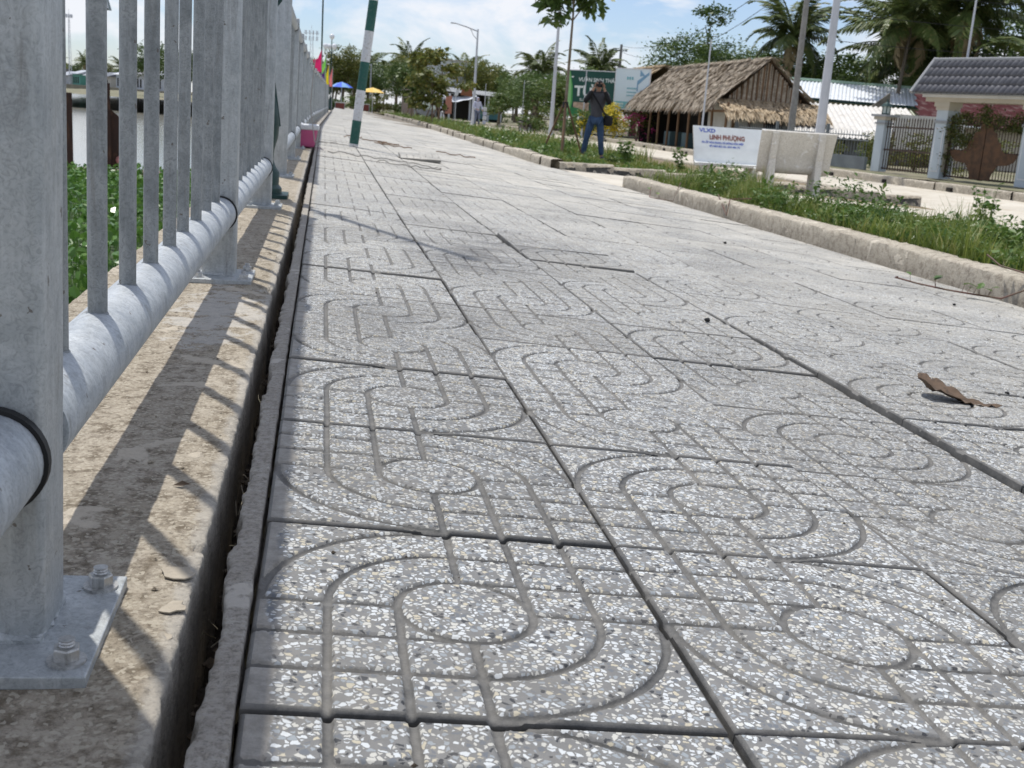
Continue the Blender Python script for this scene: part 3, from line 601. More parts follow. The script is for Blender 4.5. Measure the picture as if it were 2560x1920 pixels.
# young street trees on the verge
def street_tree(x, y, z, h, lean, label, crown, mt, props=True, ls=.22, ncl=40, nl=12):
    e = empty('young_street_tree', (x, y, z), 0, label, 'tree', 'young staked trees on the grass verge')
    t = MB().tube([(0, 0, 0), (lean*.3, 0, h*.35), (lean*.65, 0, h*.7), (lean, 0, h)], [.042, .036, .03, .018], 8)
    for (bx, by, bz, *_r) in crown: t.tube([(lean*.85, 0, h*.86), (lean+bx*.5, by*.5, h*.93+bz*.3), (lean+bx, by, h+bz)], [.018, .012, .006], 5)
    t.build('trunk', BARK, e, smooth=True)
    link('crown', crown_mesh('crown', mt, [(lean+b[0], b[1], h+b[2], b[3], b[3], b[4]) for b in crown], ncl, nl, .13, ls, int(x*100), .5, .5), e)
    if props:
        for a in (.3, 2.4, 4.5):
            MB().tube([(.55*math.cos(a), .55*math.sin(a), 0), (.02*math.cos(a), .02*math.sin(a), 1.22)], .022, 6).build('prop_pole', WOOD, e)
        MB().tube([(0, 0, 1.08), (0, 0, 1.2)], .065, 8).build('tie', BLK, e)
    return e
street_tree(5.33, 25.4, -.32, 3.42, .02, 'young street tree with thin tall trunk and wooden props left of the photographer', [(-.46, 0, -.02, .24, .26), (.36, .1, .05, .24, .24), (-.05, 0, .35, .35, .26), (-.42, 0, -.33, .12, .22)], TRE1, ls=.24, ncl=52, nl=14)
street_tree(6.1, 62, -.32, 3.0, .1, 'staked tree with yellowish leaves in front of the white building', [(-1.1, 0, .25, .8, .55), (.5, 0, -.1, .55, .4), (1.3, .2, -.75, .5, .25), (-.5, 0, -.9, .5, .35), (-.3, 0, .7, .6, .35)], TRE3, ls=.30, ncl=90, nl=14)
street_tree(5.2, 56, -.32, 2.2, -.1, 'low yellow-green street tree right of the yellow umbrella', [(-.5, 0, .1, .6, .45), (.4, 0, 0, .6, .4), (0, 0, -.7, .7, .45), (-.6, 0, -1.1, .5, .4)], TRE3, ls=.28, ncl=80, nl=14)
street_tree(5.6, 75, -.32, 2.6, 0, 'bushy street tree behind the low yellow-green one', [(-.5, 0, .1, .7, .45), (.5, 0, 0, .6, .4), (0, 0, -.9, .7, .45)], TRE2, ls=.30, ncl=70, nl=14)
# flowering bushes
def bush(name, x, y, z, R, H, mats, label, n=900, ls=.14, seed=1):
    e = empty(name, (x, y, z), 0, label, 'bush'); g = np.random.default_rng(seed)
    MB().tube([(0, 0, 0), (.1, 0, H*.6)], .05, 6).tube([(0, 0, 0), (-.25, .1, H*.6)], .04, 6).build('stem', BARK, e)
    for i, (m, f) in enumerate(mats):
        bl = [(g.uniform(-.5, .5)*R, g.uniform(-.4, .4)*R, H*g.uniform(.25, .8), R*.5, R*.5, H*.33) for _ in range(6)]
        link('foliage' if i == 0 else 'blossom', crown_mesh('foliage', m, bl, int(60*f), int(n/60), .12, ls, seed*9+i), e)
    return e
bush('flowering_bush', 15.4, 62.6, -.52, 1.35, 2.0, [(TRE2, .5), (YEL, 1.4)], 'bush covered in bright yellow flowers right behind the photographer', 1500, .17, 3)
bush('flowering_bush', 14.2, 62.0, -.52, .8, 1.5, [(TRE2, .9), (YEL, .5)], 'small yellow and green bush seen left of the photographer', 900, .16, 13)
bush('flowering_bush', 16.9, 61, -.52, 1.05, 1.75, [(TRE3, 1.1), (PNK, .55)], 'bougainvillea bush with pink flowers left of the thatched hut', 1300, .13, 4)
bush('green_bush', 13.7, 64, -.52, 1.2, 1.2, [(GR2, 1.2)], 'round green bush under the green billboard', 1500, .16, 5)
bush('green_bush', 12.5, 68, -.55, 1.1, 1.0, [(TRE2, 1.2)], 'light green bush right of the parked scooter', 1200, .16, 6)
bush('green_bush', 20.5, 40.5, -.52, .8, 1.1, [(TRE2, 1)], 'leafy shrub in the garden behind the low wall', 900, .11, 8)
bush('green_bush', 19.3, 42, -.52, .9, .9, [(TRE3, 1)], 'brownish shrub by the low garden wall', 900, .11, 9)
bush('green_bush', 21.4, 41, -.52, .7, 2.3, [(TRE3, .5)], 'thin bare-looking shrub standing above the garden fence', 300, .08, 10)
# ------------------------------------------------------------------ grass and weeds on the verge
def verge_z(x, y):
    a = path_pts(K2, y)+.12; b_ = path_pts(RL, y); u = min(1, max(0, (x-a)/(b_-a))); return -.27+(ZR(y)+.05+.27)*u
def grass(name, regions, n, hmin, hmax, m, label, w=.004, seed=1, cat='grass'):
    g = np.random.default_rng(seed); P = []; Hs = []
    for (x0, x1, y0, y1, wt) in regions:
        k = int(n*wt); q = np.stack([g.uniform(x0, x1, k), g.uniform(y0, y1, k)], -1)
        for (x, y) in q:
            if noise.noise(Vector((x*1.1+5, y*.8, 1)))+.5*noise.noise(Vector((x*4, y*3, 1))) < (-.42 if y < 15 else -.05): continue
            x = x+path_pts(K2, y); P.append((x, y, verge_z(x, y)+.03*noise.noise(Vector((x*2, y*2, 3)))-.01)); Hs.append((.30+1.3*max(0, .4+noise.noise(Vector((x*1.6, y*1.1, 7))))))
    P = np.array(P); n = len(P); h = g.uniform(hmin, hmax, n)*np.array(Hs)*np.where((P[:, 1] > 10) & (P[:, 1] < 15) & (P[:, 0] > 5.3), np.where(P[:, 1] > 12, .3, .5), 1)*np.where((P[:, 1] > 18) & (P[:, 1] < 30), .5, 1); a = g.uniform(0, 2*PI, n); dx = np.stack([np.cos(a), np.sin(a), np.zeros(n)], -1)
    side = np.stack([-np.sin(a), np.cos(a), np.zeros(n)], -1)*(w*g.uniform(.7, 1.6, n))[:, None]; bend = (h*g.uniform(.1, .6, n))[:, None]*dx; Z = np.array([0, 0, 1.])
    mid = P+bend*.35+Z*(h*.6)[:, None]; tip = P+bend+Z*(h*.95)[:, None]
    V = np.stack([P-side, P+side, mid+side*.8, mid-side*.8, tip+side*.12, tip-side*.12], 1).reshape(-1, 3); b6 = np.arange(n)*6
    F = np.concatenate([np.stack([b6, b6+1, b6+2, b6+3], -1), np.stack([b6+3, b6+2, b6+4, b6+5], -1)])
    return tag(link(name, npmesh(name, V, F, m), kind='stuff'), label, cat)
grass('grass', [(.2, 2.4, 3.5, 9, .4), (.2, 3.6, 9, 15, .35), (.3, 6, 4, 15, .25)], 62000, .10, .34, GR1, 'long green grass on the near verge behind the curved kerb', .0035, 3)
grass('grass', [(.15, 2.5, 19.2, 30, .45), (.15, 5, 24, 50, .35), (.15, 4, 45, 100, .2)], 52000, .12, .42, GR1, 'yellow-green grass round the feet of the photographer', .006, 4)
def weeds(name, regions, n, nl, ls, hmin, hmax, m, label, seed, cat='weeds'):
    g = np.random.default_rng(seed); C = []
    for (x0, x1, y0, y1, wt) in regions:
        for _ in range(int(n*wt)):
            y = g.uniform(y0, y1); x = g.uniform(x0, x1)+path_pts(K2, y)
            if 4.9 < x < 6.6 and 19.5 < y < 24.4: continue
            d = .28+max(0, .45+noise.noise(Vector((x*1.1, y*.8, 2)))*1.2); h = g.uniform(hmin, hmax)*d
            C.append((x, y, verge_z(x, y), h*((.3 if y > 12 else .55) if 10 < y < 15 and x > 5.3 else .5 if 18 < y < 30 else 1)))
    C = np.array(C); k = len(C); st = np.repeat(C, nl, 0); t = g.uniform(.25, 1, len(st))
    P = st[:, :3]+np.stack([g.normal(size=len(st))*.035, g.normal(size=len(st))*.035, st[:, 3]*t], -1)
    u = rdir(len(P), g); u[:, 2] = np.abs(u[:, 2])*.45+.05; u /= np.linalg.norm(u, axis=1, keepdims=True); L_ = ls*g.uniform(.6, 1.5, (len(P), 1)); w = perp(u, g)*np.array([1, 1, .4])
    V, F = leaves(P, u*L_, w*L_*.26, np.array([0, 0, .1*ls])); return tag(link(name, npmesh(name, V, F, m), kind='stuff'), label, cat)
weeds('weeds', [(.25, 2.2, 3.5, 9, .45), (.25, 4, 8, 14.9, .55)], 6200, 15, .055, .12, .36, GR2, 'dark green leafy weeds filling the near verge behind the kerb', 6)
weeds('weeds', [(.2, 3, 19.2, 32, .5), (.2, 5, 30, 90, .5)], 2200, 14, .10, .1, .38, GR2, 'leafy weeds on the far part of the verge', 7)
def weed_plant(x, y, h, n, ls, m, label, seed, group='taller weeds rising from the near verge', flowers=0):
    e = empty('weed_plant', (x, y, verge_z(x, y)), 0, label, 'weed', group); g = np.random.default_rng(seed); st = MB(); P = []
    for k in range(n):
        a = g.uniform(0, 6.3); q = np.array([math.cos(a)*h*.35*g.random(), math.sin(a)*h*.35*g.random(), h*g.uniform(.7, 1.05)]); st.tube([(0, 0, 0), tuple(q*.55+np.array([0, 0, .06*h])), tuple(q)], [.004, .003, .0015], 4)
        for t in g.uniform(.3, 1, 16): P.append(q*t)
    P = np.array(P); u = rdir(len(P), g); u[:, 2] *= .5; L_ = ls*g.uniform(.6, 1.3, (len(P), 1)); V, F = leaves(P, u*L_, perp(u, g)*L_*.22)
    st.build('stem', GR2, e); link('foliage', npmesh('foliage', V, F, m), e)
    if flowers:
        c = MB()
        for k in range(flowers): q = P[int(g.integers(len(P)))]*1.08; c.lathe([(.001, -.008), (.009, 0), (.001, .008)], tuple(q), 5)
        c.build('flowers', WHT, e, kind='stuff')
    return e
weed_plant(6.9, 10.9, .62, 9, .085, GR2, 'tall leafy weed rising in front of the far kerb, left one of the pair', 1)
weed_plant(7.4, 10.6, .72, 11, .075, GR2, 'tallest leafy weed in the near verge, right one of the pair', 2, flowers=10)
DRYG = M('dry_stems', (.30, .26, .20), (.22, .20, .12), 6, .8)
weed_plant(7.2, 8.9, .46, 14, .03, DRYG, 'dry greyish twiggy weed at the right of the verge', 3)
weed_plant(7.9, 9.0, .42, 10, .03, DRYG, 'second dry twiggy weed near the road edge', 4)
weed_plant(6.35, 23.6, .6, 8, .13, GR2, 'leafy weed in front of the legs of the photographer', 5)
weed_plant(6.9, 21.6, .55, 7, .11, GR2, 'leafy weed between the photographer and the bench', 6)
# water hyacinth
def hyacinth():
    g = np.random.default_rng(21); V = []; F = []; n = 7800; hexa = [(math.cos(a), math.sin(a)) for a in np.linspace(0, 2*PI, 7)[:-1]]
    for i in range(n):
        x = -.75-6.2*g.random()**1.25; y = 1.5+24.5*g.random()**.72
        if x < -.75-(y*.22): continue
        h = g.uniform(.08, .32); c = np.array([x, y, -1.42+h]); u = rdir(1, g)[0]; u[2] = abs(u[2])*.7+.25; u /= np.linalg.norm(u); a = np.cross(u, rdir(1, g)[0]); a /= np.linalg.norm(a); b_ = np.cross(u, a); s = g.uniform(.028, .062)
        k = len(V)
        for (p, q) in hexa: V.append(c+a*p*s*1.15+b_*q*s+u*.012*(p*p-q*q))
        F.append((k, k+1, k+2, k+3)); F.append((k, k+3, k+4, k+5))
        k = len(V); base = np.array([x+g.uniform(-.05, .05), y+g.uniform(-.05, .05), -1.55]); V += [base, base+np.array([.008, 0, 0]), c-a*s+np.array([.006, 0, 0]), c-a*s]; F.append((k, k+1, k+2, k+3))
    return npmesh('water_hyacinth', V, F, HYA)
tag(link('water_hyacinth', hyacinth(), kind='stuff'), 'carpet of glossy water hyacinth below the river wall', 'water plants')
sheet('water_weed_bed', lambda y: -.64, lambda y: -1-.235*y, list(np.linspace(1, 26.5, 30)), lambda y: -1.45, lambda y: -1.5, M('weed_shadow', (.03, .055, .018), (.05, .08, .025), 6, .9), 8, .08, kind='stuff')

g_ = np.random.default_rng(90)
hb = [(-7+i*1.15, 112+g_.uniform(-4, 6), .1+g_.uniform(-.1, .3), 1.2, 1.2, .9) for i in range(26)]
for i, (x, y, r) in enumerate(((-6, 112, 2.2), (-3.2, 110, 1.9), (-1.0, 114, 1.8), (1.0, 116, 1.7), (3.2, 118, 1.8), (5.6, 121, 1.6), (8.4, 125, 1.8), (16.5, 112, 1.7), (19.5, 105, 1.6), (22, 96, 1.6))):
    bush('green_bush', x, y, -.5, r, 1.5+.35*(i % 3), [((TRE1, TRE2, TRE3)[i % 3], 1.4)], ['low dark bush at the river bend behind the railing', 'low bush behind the end of the railing', 'low olive bush left of the blue parasol', 'dark bush behind the blue parasol', 'green bush behind the striped pole', 'olive bush behind the yellow parasol', 'dark bush left of the white building', 'green bush right of the open shelter', 'olive bush between the shelter and the street lamp', 'dark bush left of the green billboard'][i], 1100, .24, 60+i)
# ------------------------------------------------------------------ street furniture
DKG = M('dark_green_iron', (.012, .04, .035), (.02, .055, .05), 20, .42, .2, bump=.3, bscale=60)
STW = M('pole_white', (.56, .58, .62), (.50, .52, .55), 3, .5)
def river_lamp(x, y, h, label, arms=True):
    e = empty('river_lamp', (x, y, 0), 0, label, 'lamp', 'dark green ornamental lamps along the river wall')
    b = MB(); b.lathe([(.115, 0), (.115, .05), (.098, .07), (.10, .14), (.08, .17), (.064, .21), (.07, .27), (.09, .34), (.096, .42), (.085, .50), (.058, .62), (.040, .78), (.034, 1.0), (.032, 1.5), (.03, h)], n=20)
    for k in range(8):
        a = k*PI/4; b.tube([(.094*math.cos(a), .094*math.sin(a), .40), (.07*math.cos(a), .07*math.sin(a), .58), (.042*math.cos(a), .042*math.sin(a), .8)], [.010, .008, .004], 5)
    b.build('column', DKG, e, smooth=True)
    MB().box(-.15, -.15, 0, .15, .15, .02).build('base_plate', DKG, e)
    for z in (1.06, 1.30, 2.2):
        m_ = MB(); m_.lathe([(.045, -.05), (.075, 0), (.045, .05)], (0, 0, z), 12)
        for k in range(6): a = k*PI/3; m_.tube([(.04*math.cos(a), .04*math.sin(a), z-.03), (.09*math.cos(a), .09*math.sin(a), z+.03), (.07*math.cos(a), .07*math.sin(a), z+.075)], [.016, .012, .003], 5)
        m_.build('leaf_collar', DKG, e, smooth=True)
    if True:
        if not arms: MB().lathe([(.03, 0), (.05, .05), (.02, .12), (.005, .2)], (0, 0, h), 10).build('unseen_finial', DKG, e, smooth=True)  # added top out of view, replaces the globe to lose its shadow
        for k in ((0, 1, 2, 3) if arms else ()):
            a = k*PI/2+.4; r = .42 if k else 0; zz = h-.5 if k else h+.12
            if k: MB().tube([(0, 0, h-.9), (.25*math.cos(a), .25*math.sin(a), h-.85), (r*math.cos(a), r*math.sin(a), h-.72)], .016, 6).build('arm', DKG, e)
            MB().lathe([(.03, -.19), (.10, -.15), (.165, -.05), (.17, .04), (.12, .13), (.03, .17)], (r*math.cos(a), r*math.sin(a), zz), 14).build('globe', bpy.data.materials.get('globe_glass') or M('globe_glass', (.78, .80, .82), rough=.15), e, smooth=True)
    return e
river_lamp(-.345, 6.72, 5.4, 'dark green ornamental lamp with a flared base, standing in the gap of the railing', False)
river_lamp(-.16, 46.2, 6.2, 'tall dark green lamp column behind the coloured flags')
river_lamp(.36, 76, 4.4, 'farthest green lamp with white globes, past the end of the railing')
# leaning striped pole
e = empty('striped_pole', (.40, 15.6, -.036), 0, 'round pole with green and white bands leaning to the right on the tiles', 'pole')
PG = M('green_enamel', (.012, .085, .065), (.02, .10, .08), 8, .55, c3=(.06, .12, .10), scale3=30); PWH = M('white_enamel', (.66, .67, .68), (.58, .59, .60), 8, .55, c3=(.40, .38, .34), scale3=40)
d = Vector((.105, .02, 1)).normalized(); zs = [0, .07, .44, 1.04, 1.56, 2.12, 2.66, 3.2, 3.7]; zs = [0, .05, .36, .76, 1.13, 1.53, 1.92, 2.3, 2.7, 3.1]
for i in range(9): MB().tube([d*zs[i], d*zs[i+1]], .062, 20).build('band', [PWH, PG][i % 2], e, smooth=True)
# street lamps on the far side of the road
def street_lamp(x, y, z, h, r, label, arm=1.7, adir=-1, dz=.3):
    e = empty('street_lamp', (x, y, z), 0, label, 'street lamp', 'grey street lamps along the road')
    MB().tube([(0, 0, 0), (0, 0, h)], [r, r*.45], 14).build('pole', STW, e, smooth=True); MB().lathe([(r*1.8, 0), (r*1.8, .03), (r*1.2, .06), (r*1.1, .35)], n=12).build('base', STW, e, smooth=True)
    if arm:
        a = MB(); a.tube([(0, 0, h-.15), (adir*arm*.5, 0, h+dz*.35), (adir*arm, 0, h+dz)], [r*.4, r*.35, r*.3], 8); a.tube([(0, 0, h-.75), (adir*arm*.18, 0, h-.45), (adir*arm*.32, 0, h-.02)], r*.2, 6); a.build('arm', STW, e, smooth=True)
        MB().box(adir*arm-.32 if adir < 0 else arm, -.09, h+dz-.05, adir*arm if adir < 0 else arm+.32, .09, h+dz+.04).build('lamp_head', STW, e, (0, 0, 0), bevel=.02)
    return e
street_lamp(12.5, 63, -.52, 8.2, .12, 'grey street lamp pole just left of the young tree trunk')
street_lamp(10.9, 85, -.50, 6.8, .13, 'street lamp with a curved left arm beside the hooded person')
street_lamp(10.5, 112, -.45, 5.5, .12, 'street lamp behind the yellowish street trees')
street_lamp(9.5, 143, -.45, 5.5, .12, 'street lamp right of the leaning striped pole', dz=.45)
street_lamp(5.0, 130, -.45, 5.2, .12, 'street lamp between the flags and the striped pole', dz=.4)
street_lamp(15.6, 34.6, -.52, 9, .165, 'thick light grey lamp pole rising behind the concrete bench', dz=.5)
def thin_post(x, y, z, h, label):
    e = empty('thin_post', (x, y, z), 0, label, 'post', 'thin white posts along the far kerb')
    MB().tube([(0, 0, 0), (0, 0, h)], [.042, .026], 10).build('pole', STW, e, smooth=True); MB().lathe([(.06, 0), (.06, .5), (.045, .54)], n=10).build('sleeve', STW, e, smooth=True); MB().box(-.12, -.12, 0, .12, .12, .03).build('foot_plate', ZB, e)
thin_post(18.75, 32.0, -.5, 6.4, 'thin white post in front of the middle gate pillar'); thin_post(14.85, 44, -.52, 4.4, 'thin white post above the white bench back'); thin_post(14.05, 62, -.52, 3.6, 'thin white post whose top shows over the photographer')
thin_post(13.4, 78, -.52, 3.3, 'thin white post behind the parked scooter'); thin_post(12.7, 92, -.52, 3.2, 'thin white post right of the hooded person')
def epole(x, y, h, r, label):
    e = empty('electric_pole', (x, y, -.52), 0, label, 'electric pole', 'concrete electric poles'); MB().tube([(0, 0, 0), (0, 0, h)], [r, r*.6], 12).build('shaft', bpy.data.materials.get('pole_concrete') or M('pole_concrete', (.30, .29, .27), (.22, .21, .195), 6, .9), e, smooth=True)
    MB().box(-.5, -.04, h-.5, .5, .04, h-.42).build('crossarm', ZB, e); m_ = MB()
    for k in (-.4, 0, .4): m_.lathe([(.03, 0), (.045, .05), (.02, .1)], (k, 0, h-.42), 8)
    m_.build('insulators', DKG, e); return e
epole(18.8, 44.5, 8.6, .15, 'dark concrete pole beside the thick lamp pole'); epole(22.4, 87.5, 6.75, .16, 'short concrete electric pole behind the billboards')
w_ = MB()
def wire(a, b_, sag, r=.014):
    a, b_ = Vector(a), Vector(b_); return MB().tube([a+(b_-a)*t-Vector((0, 0, sag*4*t*(1-t))) for t in [i/14 for i in range(15)]], r, 4, False)
for i, (a, b_, s) in enumerate((((22.4, 87.5, 6.1), (18.8, 44.5, 7.5), 1.3), ((22.4, 87.5, 5.7), (18.8, 44.5, 6.8), 1.6), ((18.8, 44.5, 6.4), (45, 40, 7.6), .8), ((18.8, 44.5, 5.4), (45, 40, 6.4), .7), ((18.8, 44.5, 4.3), (45, 40, 5.4), .6), ((22.4, 87.5, 6.0), (10.9, 120, 4.5), 1.0))):
    tag(wire(a, b_, s).build('electric_wire', BLK), ['upper wire between the two concrete poles', 'lower wire between the two concrete poles', 'highest wire running right from the dark concrete pole', 'middle wire running right from the dark concrete pole', 'lowest wire running right from the dark concrete pole', 'wire running left from the short concrete pole'][i], 'wire')
# ------------------------------------------------------------------ signs
def text(s, size, m, parent, loc, rot=(PI/2, 0, 0), name='lettering', sx=1, al='LEFT', bold=0, ext=.004):
    c = bpy.data.curves.new(name, 'FONT'); c.body = s; c.size = size; c.align_x = al; c.extrude = ext; c.offset = bold; c.materials.append(m); c.resolution_u = 2
    o = bpy.data.objects.new(name, c); COL.objects.link(o); bpy.context.view_layer.update(); me = bpy.data.meshes.new_from_object(o.evaluated_get(bpy.context.evaluated_depsgraph_get())); bpy.data.objects.remove(o); me.name = name
    return link(name, me, parent, loc, rot, (sx, 1, 1))
def ink(n, c): return bpy.data.materials.get(n) or M(n, c, rough=.6)
# green billboard: local x right, -y towards the viewer, z up
def board(name, a, b_, z0, z1, m, label, legs=True, th=.06):
    a, b_ = Vector(a), Vector(b_); d = b_-a; e = empty(name, (a.x, a.y, -.52), math.atan2(d.y, d.x), label, 'billboard'); L_ = d.length
    MB().box(0, 0, z0+.52, L_, th, z1+.52).build('panel', m, e)
    f = MB()
    for (x0, x1, q0, q1) in ((-.04, L_+.04, z1, z1+.05), (-.04, L_+.04, z0-.05, z0), (-.04, 0, z0, z1), (L_, L_+.04, z0, z1)): f.box(x0, -.02, q0+.52, x1, th+.02, q1+.52)
    f.build('frame', WHT, e)
    for k in (0.03, L_-.09): MB().box(k, th+.022, 0, k+.06, th+.08, z1+.5).build('leg', ZB, e)
    return e, L_
GSG = M('sign_green', (.006, .058, .042), (.008, .066, .048), 1, .5); e, L_ = board('billboard', (14.65, 69.5), (17.4, 67.4), .62, 3.32, GSG, 'dark green billboard with white lettering behind the photographer')
LG = ink('ink_pale', (.72, .76, .72)); y_ = -.008
text('VƯỜN SINH THÁI', .31, LG, e, (.70, y_, 3.22), sx=1.0, bold=.008); text('TƯ', .80, LG, e, (.48, y_, 2.38), sx=1.1, bold=.03); text('R\u01b0\u1ee3u', .24, LG, e, (.85, y_, 2.06)); MB().box(.12, -.01, 3.42, .35, 0, 3.50).build('badge', LG, e)
def shape(pts, m, parent, name, y=-.012, t=.006): return MB().poly([(x, y, z) for x, z in pts], (0, t, 0)).build(name, m, parent)
LFG = ink('ink_leaf', (.07, .32, .08)); shape([(0, 1.15), (.28, 1.4), (.38, 2.0), (.33, 2.9), (.12, 3.8), (0, 3.8)], LFG, e, 'leaf_print'); shape([(0, 1.15), (.18, 1.35), (.27, 2.0), (.24, 2.9), (.08, 3.8), (0, 3.8)], ink('ink_leaf2', (.25, .5, .2)), e, 'leaf_print', -.02)
shape([(.05, 1.16), (1.5, 1.16), (1.2, 1.42), (.85, 1.62), (.4, 1.68), (.1, 1.45)], ink('ink_leaf3', (.02, .16, .05)), e, 'leaf_print', -.02)
MB().box(.45, -.014, 1.45, 1.5, -.004, 1.98).build('photo_print', M('photo_print', (.55, .42, .30), (.20, .13, .09), 5, .5), e)
# white and blue billboard
WBL = M('sign_pale_blue', (.60, .71, .76), (.66, .76, .80), .5, .5); e, L_ = board('billboard', (16.05, 63.3), (17.6, 61.9), 1.2, 3.35, WBL, 'pale blue billboard with a teal foot beside the thatched roof'); TEAL = ink('ink_teal', (.20, .46, .50)); NAV = ink('ink_blue', (.20, .36, .50))
MB().box(.02, -.012, 1.74, L_-.02, -.004, 2.12).build('teal_band', TEAL, e)
shape([(1.35, 3.25), (2.05, 3.75), (2.05, 3.6), (1.42, 3.05), (1.42, 2.7), (1.35, 2.7)], NAV, e, 'skyline_print'); shape([(1.6, 2.2), (2.05, 3.1), (2.05, 2.85), (1.75, 2.2)], NAV, e, 'skyline_print', -.014); shape([(1.5, 3.5), (1.5, 3.85), (1.8, 3.55)], NAV, e, 'skyline_print', -.016)
for (x_, z_, s_, w2) in ((.7, 3.3, .2, .55), (.75, 2.8, .10, .6), (.75, 2.6, .08, .6), (.75, 2.42, .08, .5), (.1, 1.95, .10, .5), (.1, 1.82, .08, .5), (.8, 1.85, .14, .35), (1.35, 1.85, .14, .5)):
    for k in range(int(w2/s_/.7)): MB().box(x_+k*s_*.75, -.018, z_, x_+k*s_*.75+s_*.5, -.008, z_+s_*.8).build('print_block', LG if z_ < 2.1 else TEAL, e)
# ------------------------------------------------------------------ granite benches (advertising on the back)
BNC = concrete('bench_concrete', (.62, .60, .55), (.72, .70, .65), (.52, .50, .45), .35, 4); BNW = M('polished_terrazzo', (.80, .82, .80), (.74, .76, .74), 6, .35, spec=.5)
def bench(x, y, z, rz, L_, label, textside=False):
    e = empty('stone_bench', (x, y, z), rz, label, 'bench', 'stone benches on the verge')
    # local: x along the bench, front of seat -y; backrest leans to +y
    def curve(side):   # cross-section of the one-piece shell (y, z): seat front -> back top
        pts = []
        for t in np.linspace(0, 1, 5): pts.append((-.30+.20*t, .345-.015*t))
        for t in np.linspace(0, 1, 7): a = -PI/2+t*1.22; pts.append((-.10+.15*math.cos(a), .48+.15*math.sin(a)))
        for t in np.linspace(.1, 1, 7): pts.append((.043+.185*t, .527+.42*t))
        return pts
    pts = curve(0); th = .042; m_ = MB(); n = len(pts); NX = 14
    for side in (0, 1):
        base = len(m_.v)
        for i, (py, pz) in enumerate(pts):
            q0, q1 = pts[max(0, i-1)], pts[min(n-1, i+1)]; d_ = Vector((q1[0]-q0[0], q1[1]-q0[1])).normalized(); nn = (-d_[1], d_[0]) if side == 0 else (d_[1], -d_[0])
            for k in range(NX+1):
                u = k/NX; w = L_/2*(1-.06*(1-i/n)); sx_ = (u*2-1)*w; e_ = .012*abs(u*2-1)**6 if side else 0
                m_.v.append((sx_, py+nn[0]*th/2, pz+nn[1]*th/2-.004*math.sin(u*PI*1)))
        for i in range(n-1):
            for k in range(NX): f = (base+i*(NX+1)+k, base+i*(NX+1)+k+1, base+(i+1)*(NX+1)+k+1, base+(i+1)*(NX+1)+k); m_.f.append(f[::-1] if side else f)
    B = n*(NX+1)
    for i in range(n-1):
        for k in (0, NX): a = i*(NX+1)+k; m_.f.append((a, a+NX+1, B+a+NX+1, B+a))
    for i in (0, n-1):
        for k in range(NX): a = i*(NX+1)+k; m_.f.append((a, a+1, B+a+1, B+a))
    me = m_.mesh('shell', BNW, smooth=True); me.materials.append(BNC)
    nf = (n-1)*NX
    for j, p in enumerate(me.polygons): p.material_index = 0 if j < nf else 1
    link('shell', me, e)
    for s in (-1, 1):
        xx = s*L_*.31
        m_ = MB(); w = .055
        # frame leg: two feet joined, with an opening, and a rib running up the back of the shell
        m_.poly([(xx-w, -.26, 0), (xx-w, -.17, 0), (xx-w, -.13, .315), (xx-w, -.24, .32)], (2*w, 0, 0)); m_.poly([(xx-w, .16, 0), (xx-w, .26, 0), (xx-w, .19, .55), (xx-w, .05, .38)], (2*w, 0, 0))
        m_.poly([(xx-w+.004, -.18, .22), (xx-w+.004, .17, .22), (xx-w+.004, .06, .37), (xx-w+.004, -.14, .315)], (2*w-.008, 0, 0)); m_.poly([(xx-w+.006, -.18, .07), (xx-w+.006, .17, .07), (xx-w+.006, .13, .15), (xx-w+.006, -.14, .15)], (2*w-.012, 0, 0))
        m_.poly([(xx-w, .10, .50), (xx-w, .20, .54), (xx-w, .275, .92), (xx-w, .215, .925)], (2*w, 0, 0))
        m_.build('leg', BNC, e, bevel=.006, seg=1)
    e.scale = (1.08, 1.08, 1.12)
    return e
b1 = bench(7.55, 20.6, -.50, math.radians(-3), 1.30, 'white stone bench with blue and brown lettering on its backrest', True)
ang = math.atan2(.42, .185)
BL = ink('ink_bench_blue', (.10, .16, .50)); BR = ink('ink_bench_brown', (.25, .09, .07))
bt = b1
def btext(s, size, m, x_, v, sx=1, bold=.002): # v: height up the backrest
    yy = .043+.185*v-.023*math.sin(ang)-.006; zz = .527+.42*v+.023*math.cos(ang)
    return text(s, size, m, bt, (x_, yy, zz), (ang, 0, 0), sx=sx, bold=bold, ext=.001)
btext('VLXD', .095, BL, -.54, .76, 1.2, .003); btext('LINH PHƯỢNG', .115, BR, -.36, .50, .82, .004); btext('ĐC: ẤP HÒA HƯNG, XÃ ĐÔNG HÒA HIỆP', .045, BL, -.50, .34, .88, .0015); btext('ĐT: 0933 823 156 - 0919 486 179', .045, BL, -.36, .20, .88, .0015)
b2 = bench(8.33, 19.45, -.53, math.radians(170), 1.24, 'bare pale concrete bench seen from behind, right of the lettered one'); b2.scale.z = 1.17
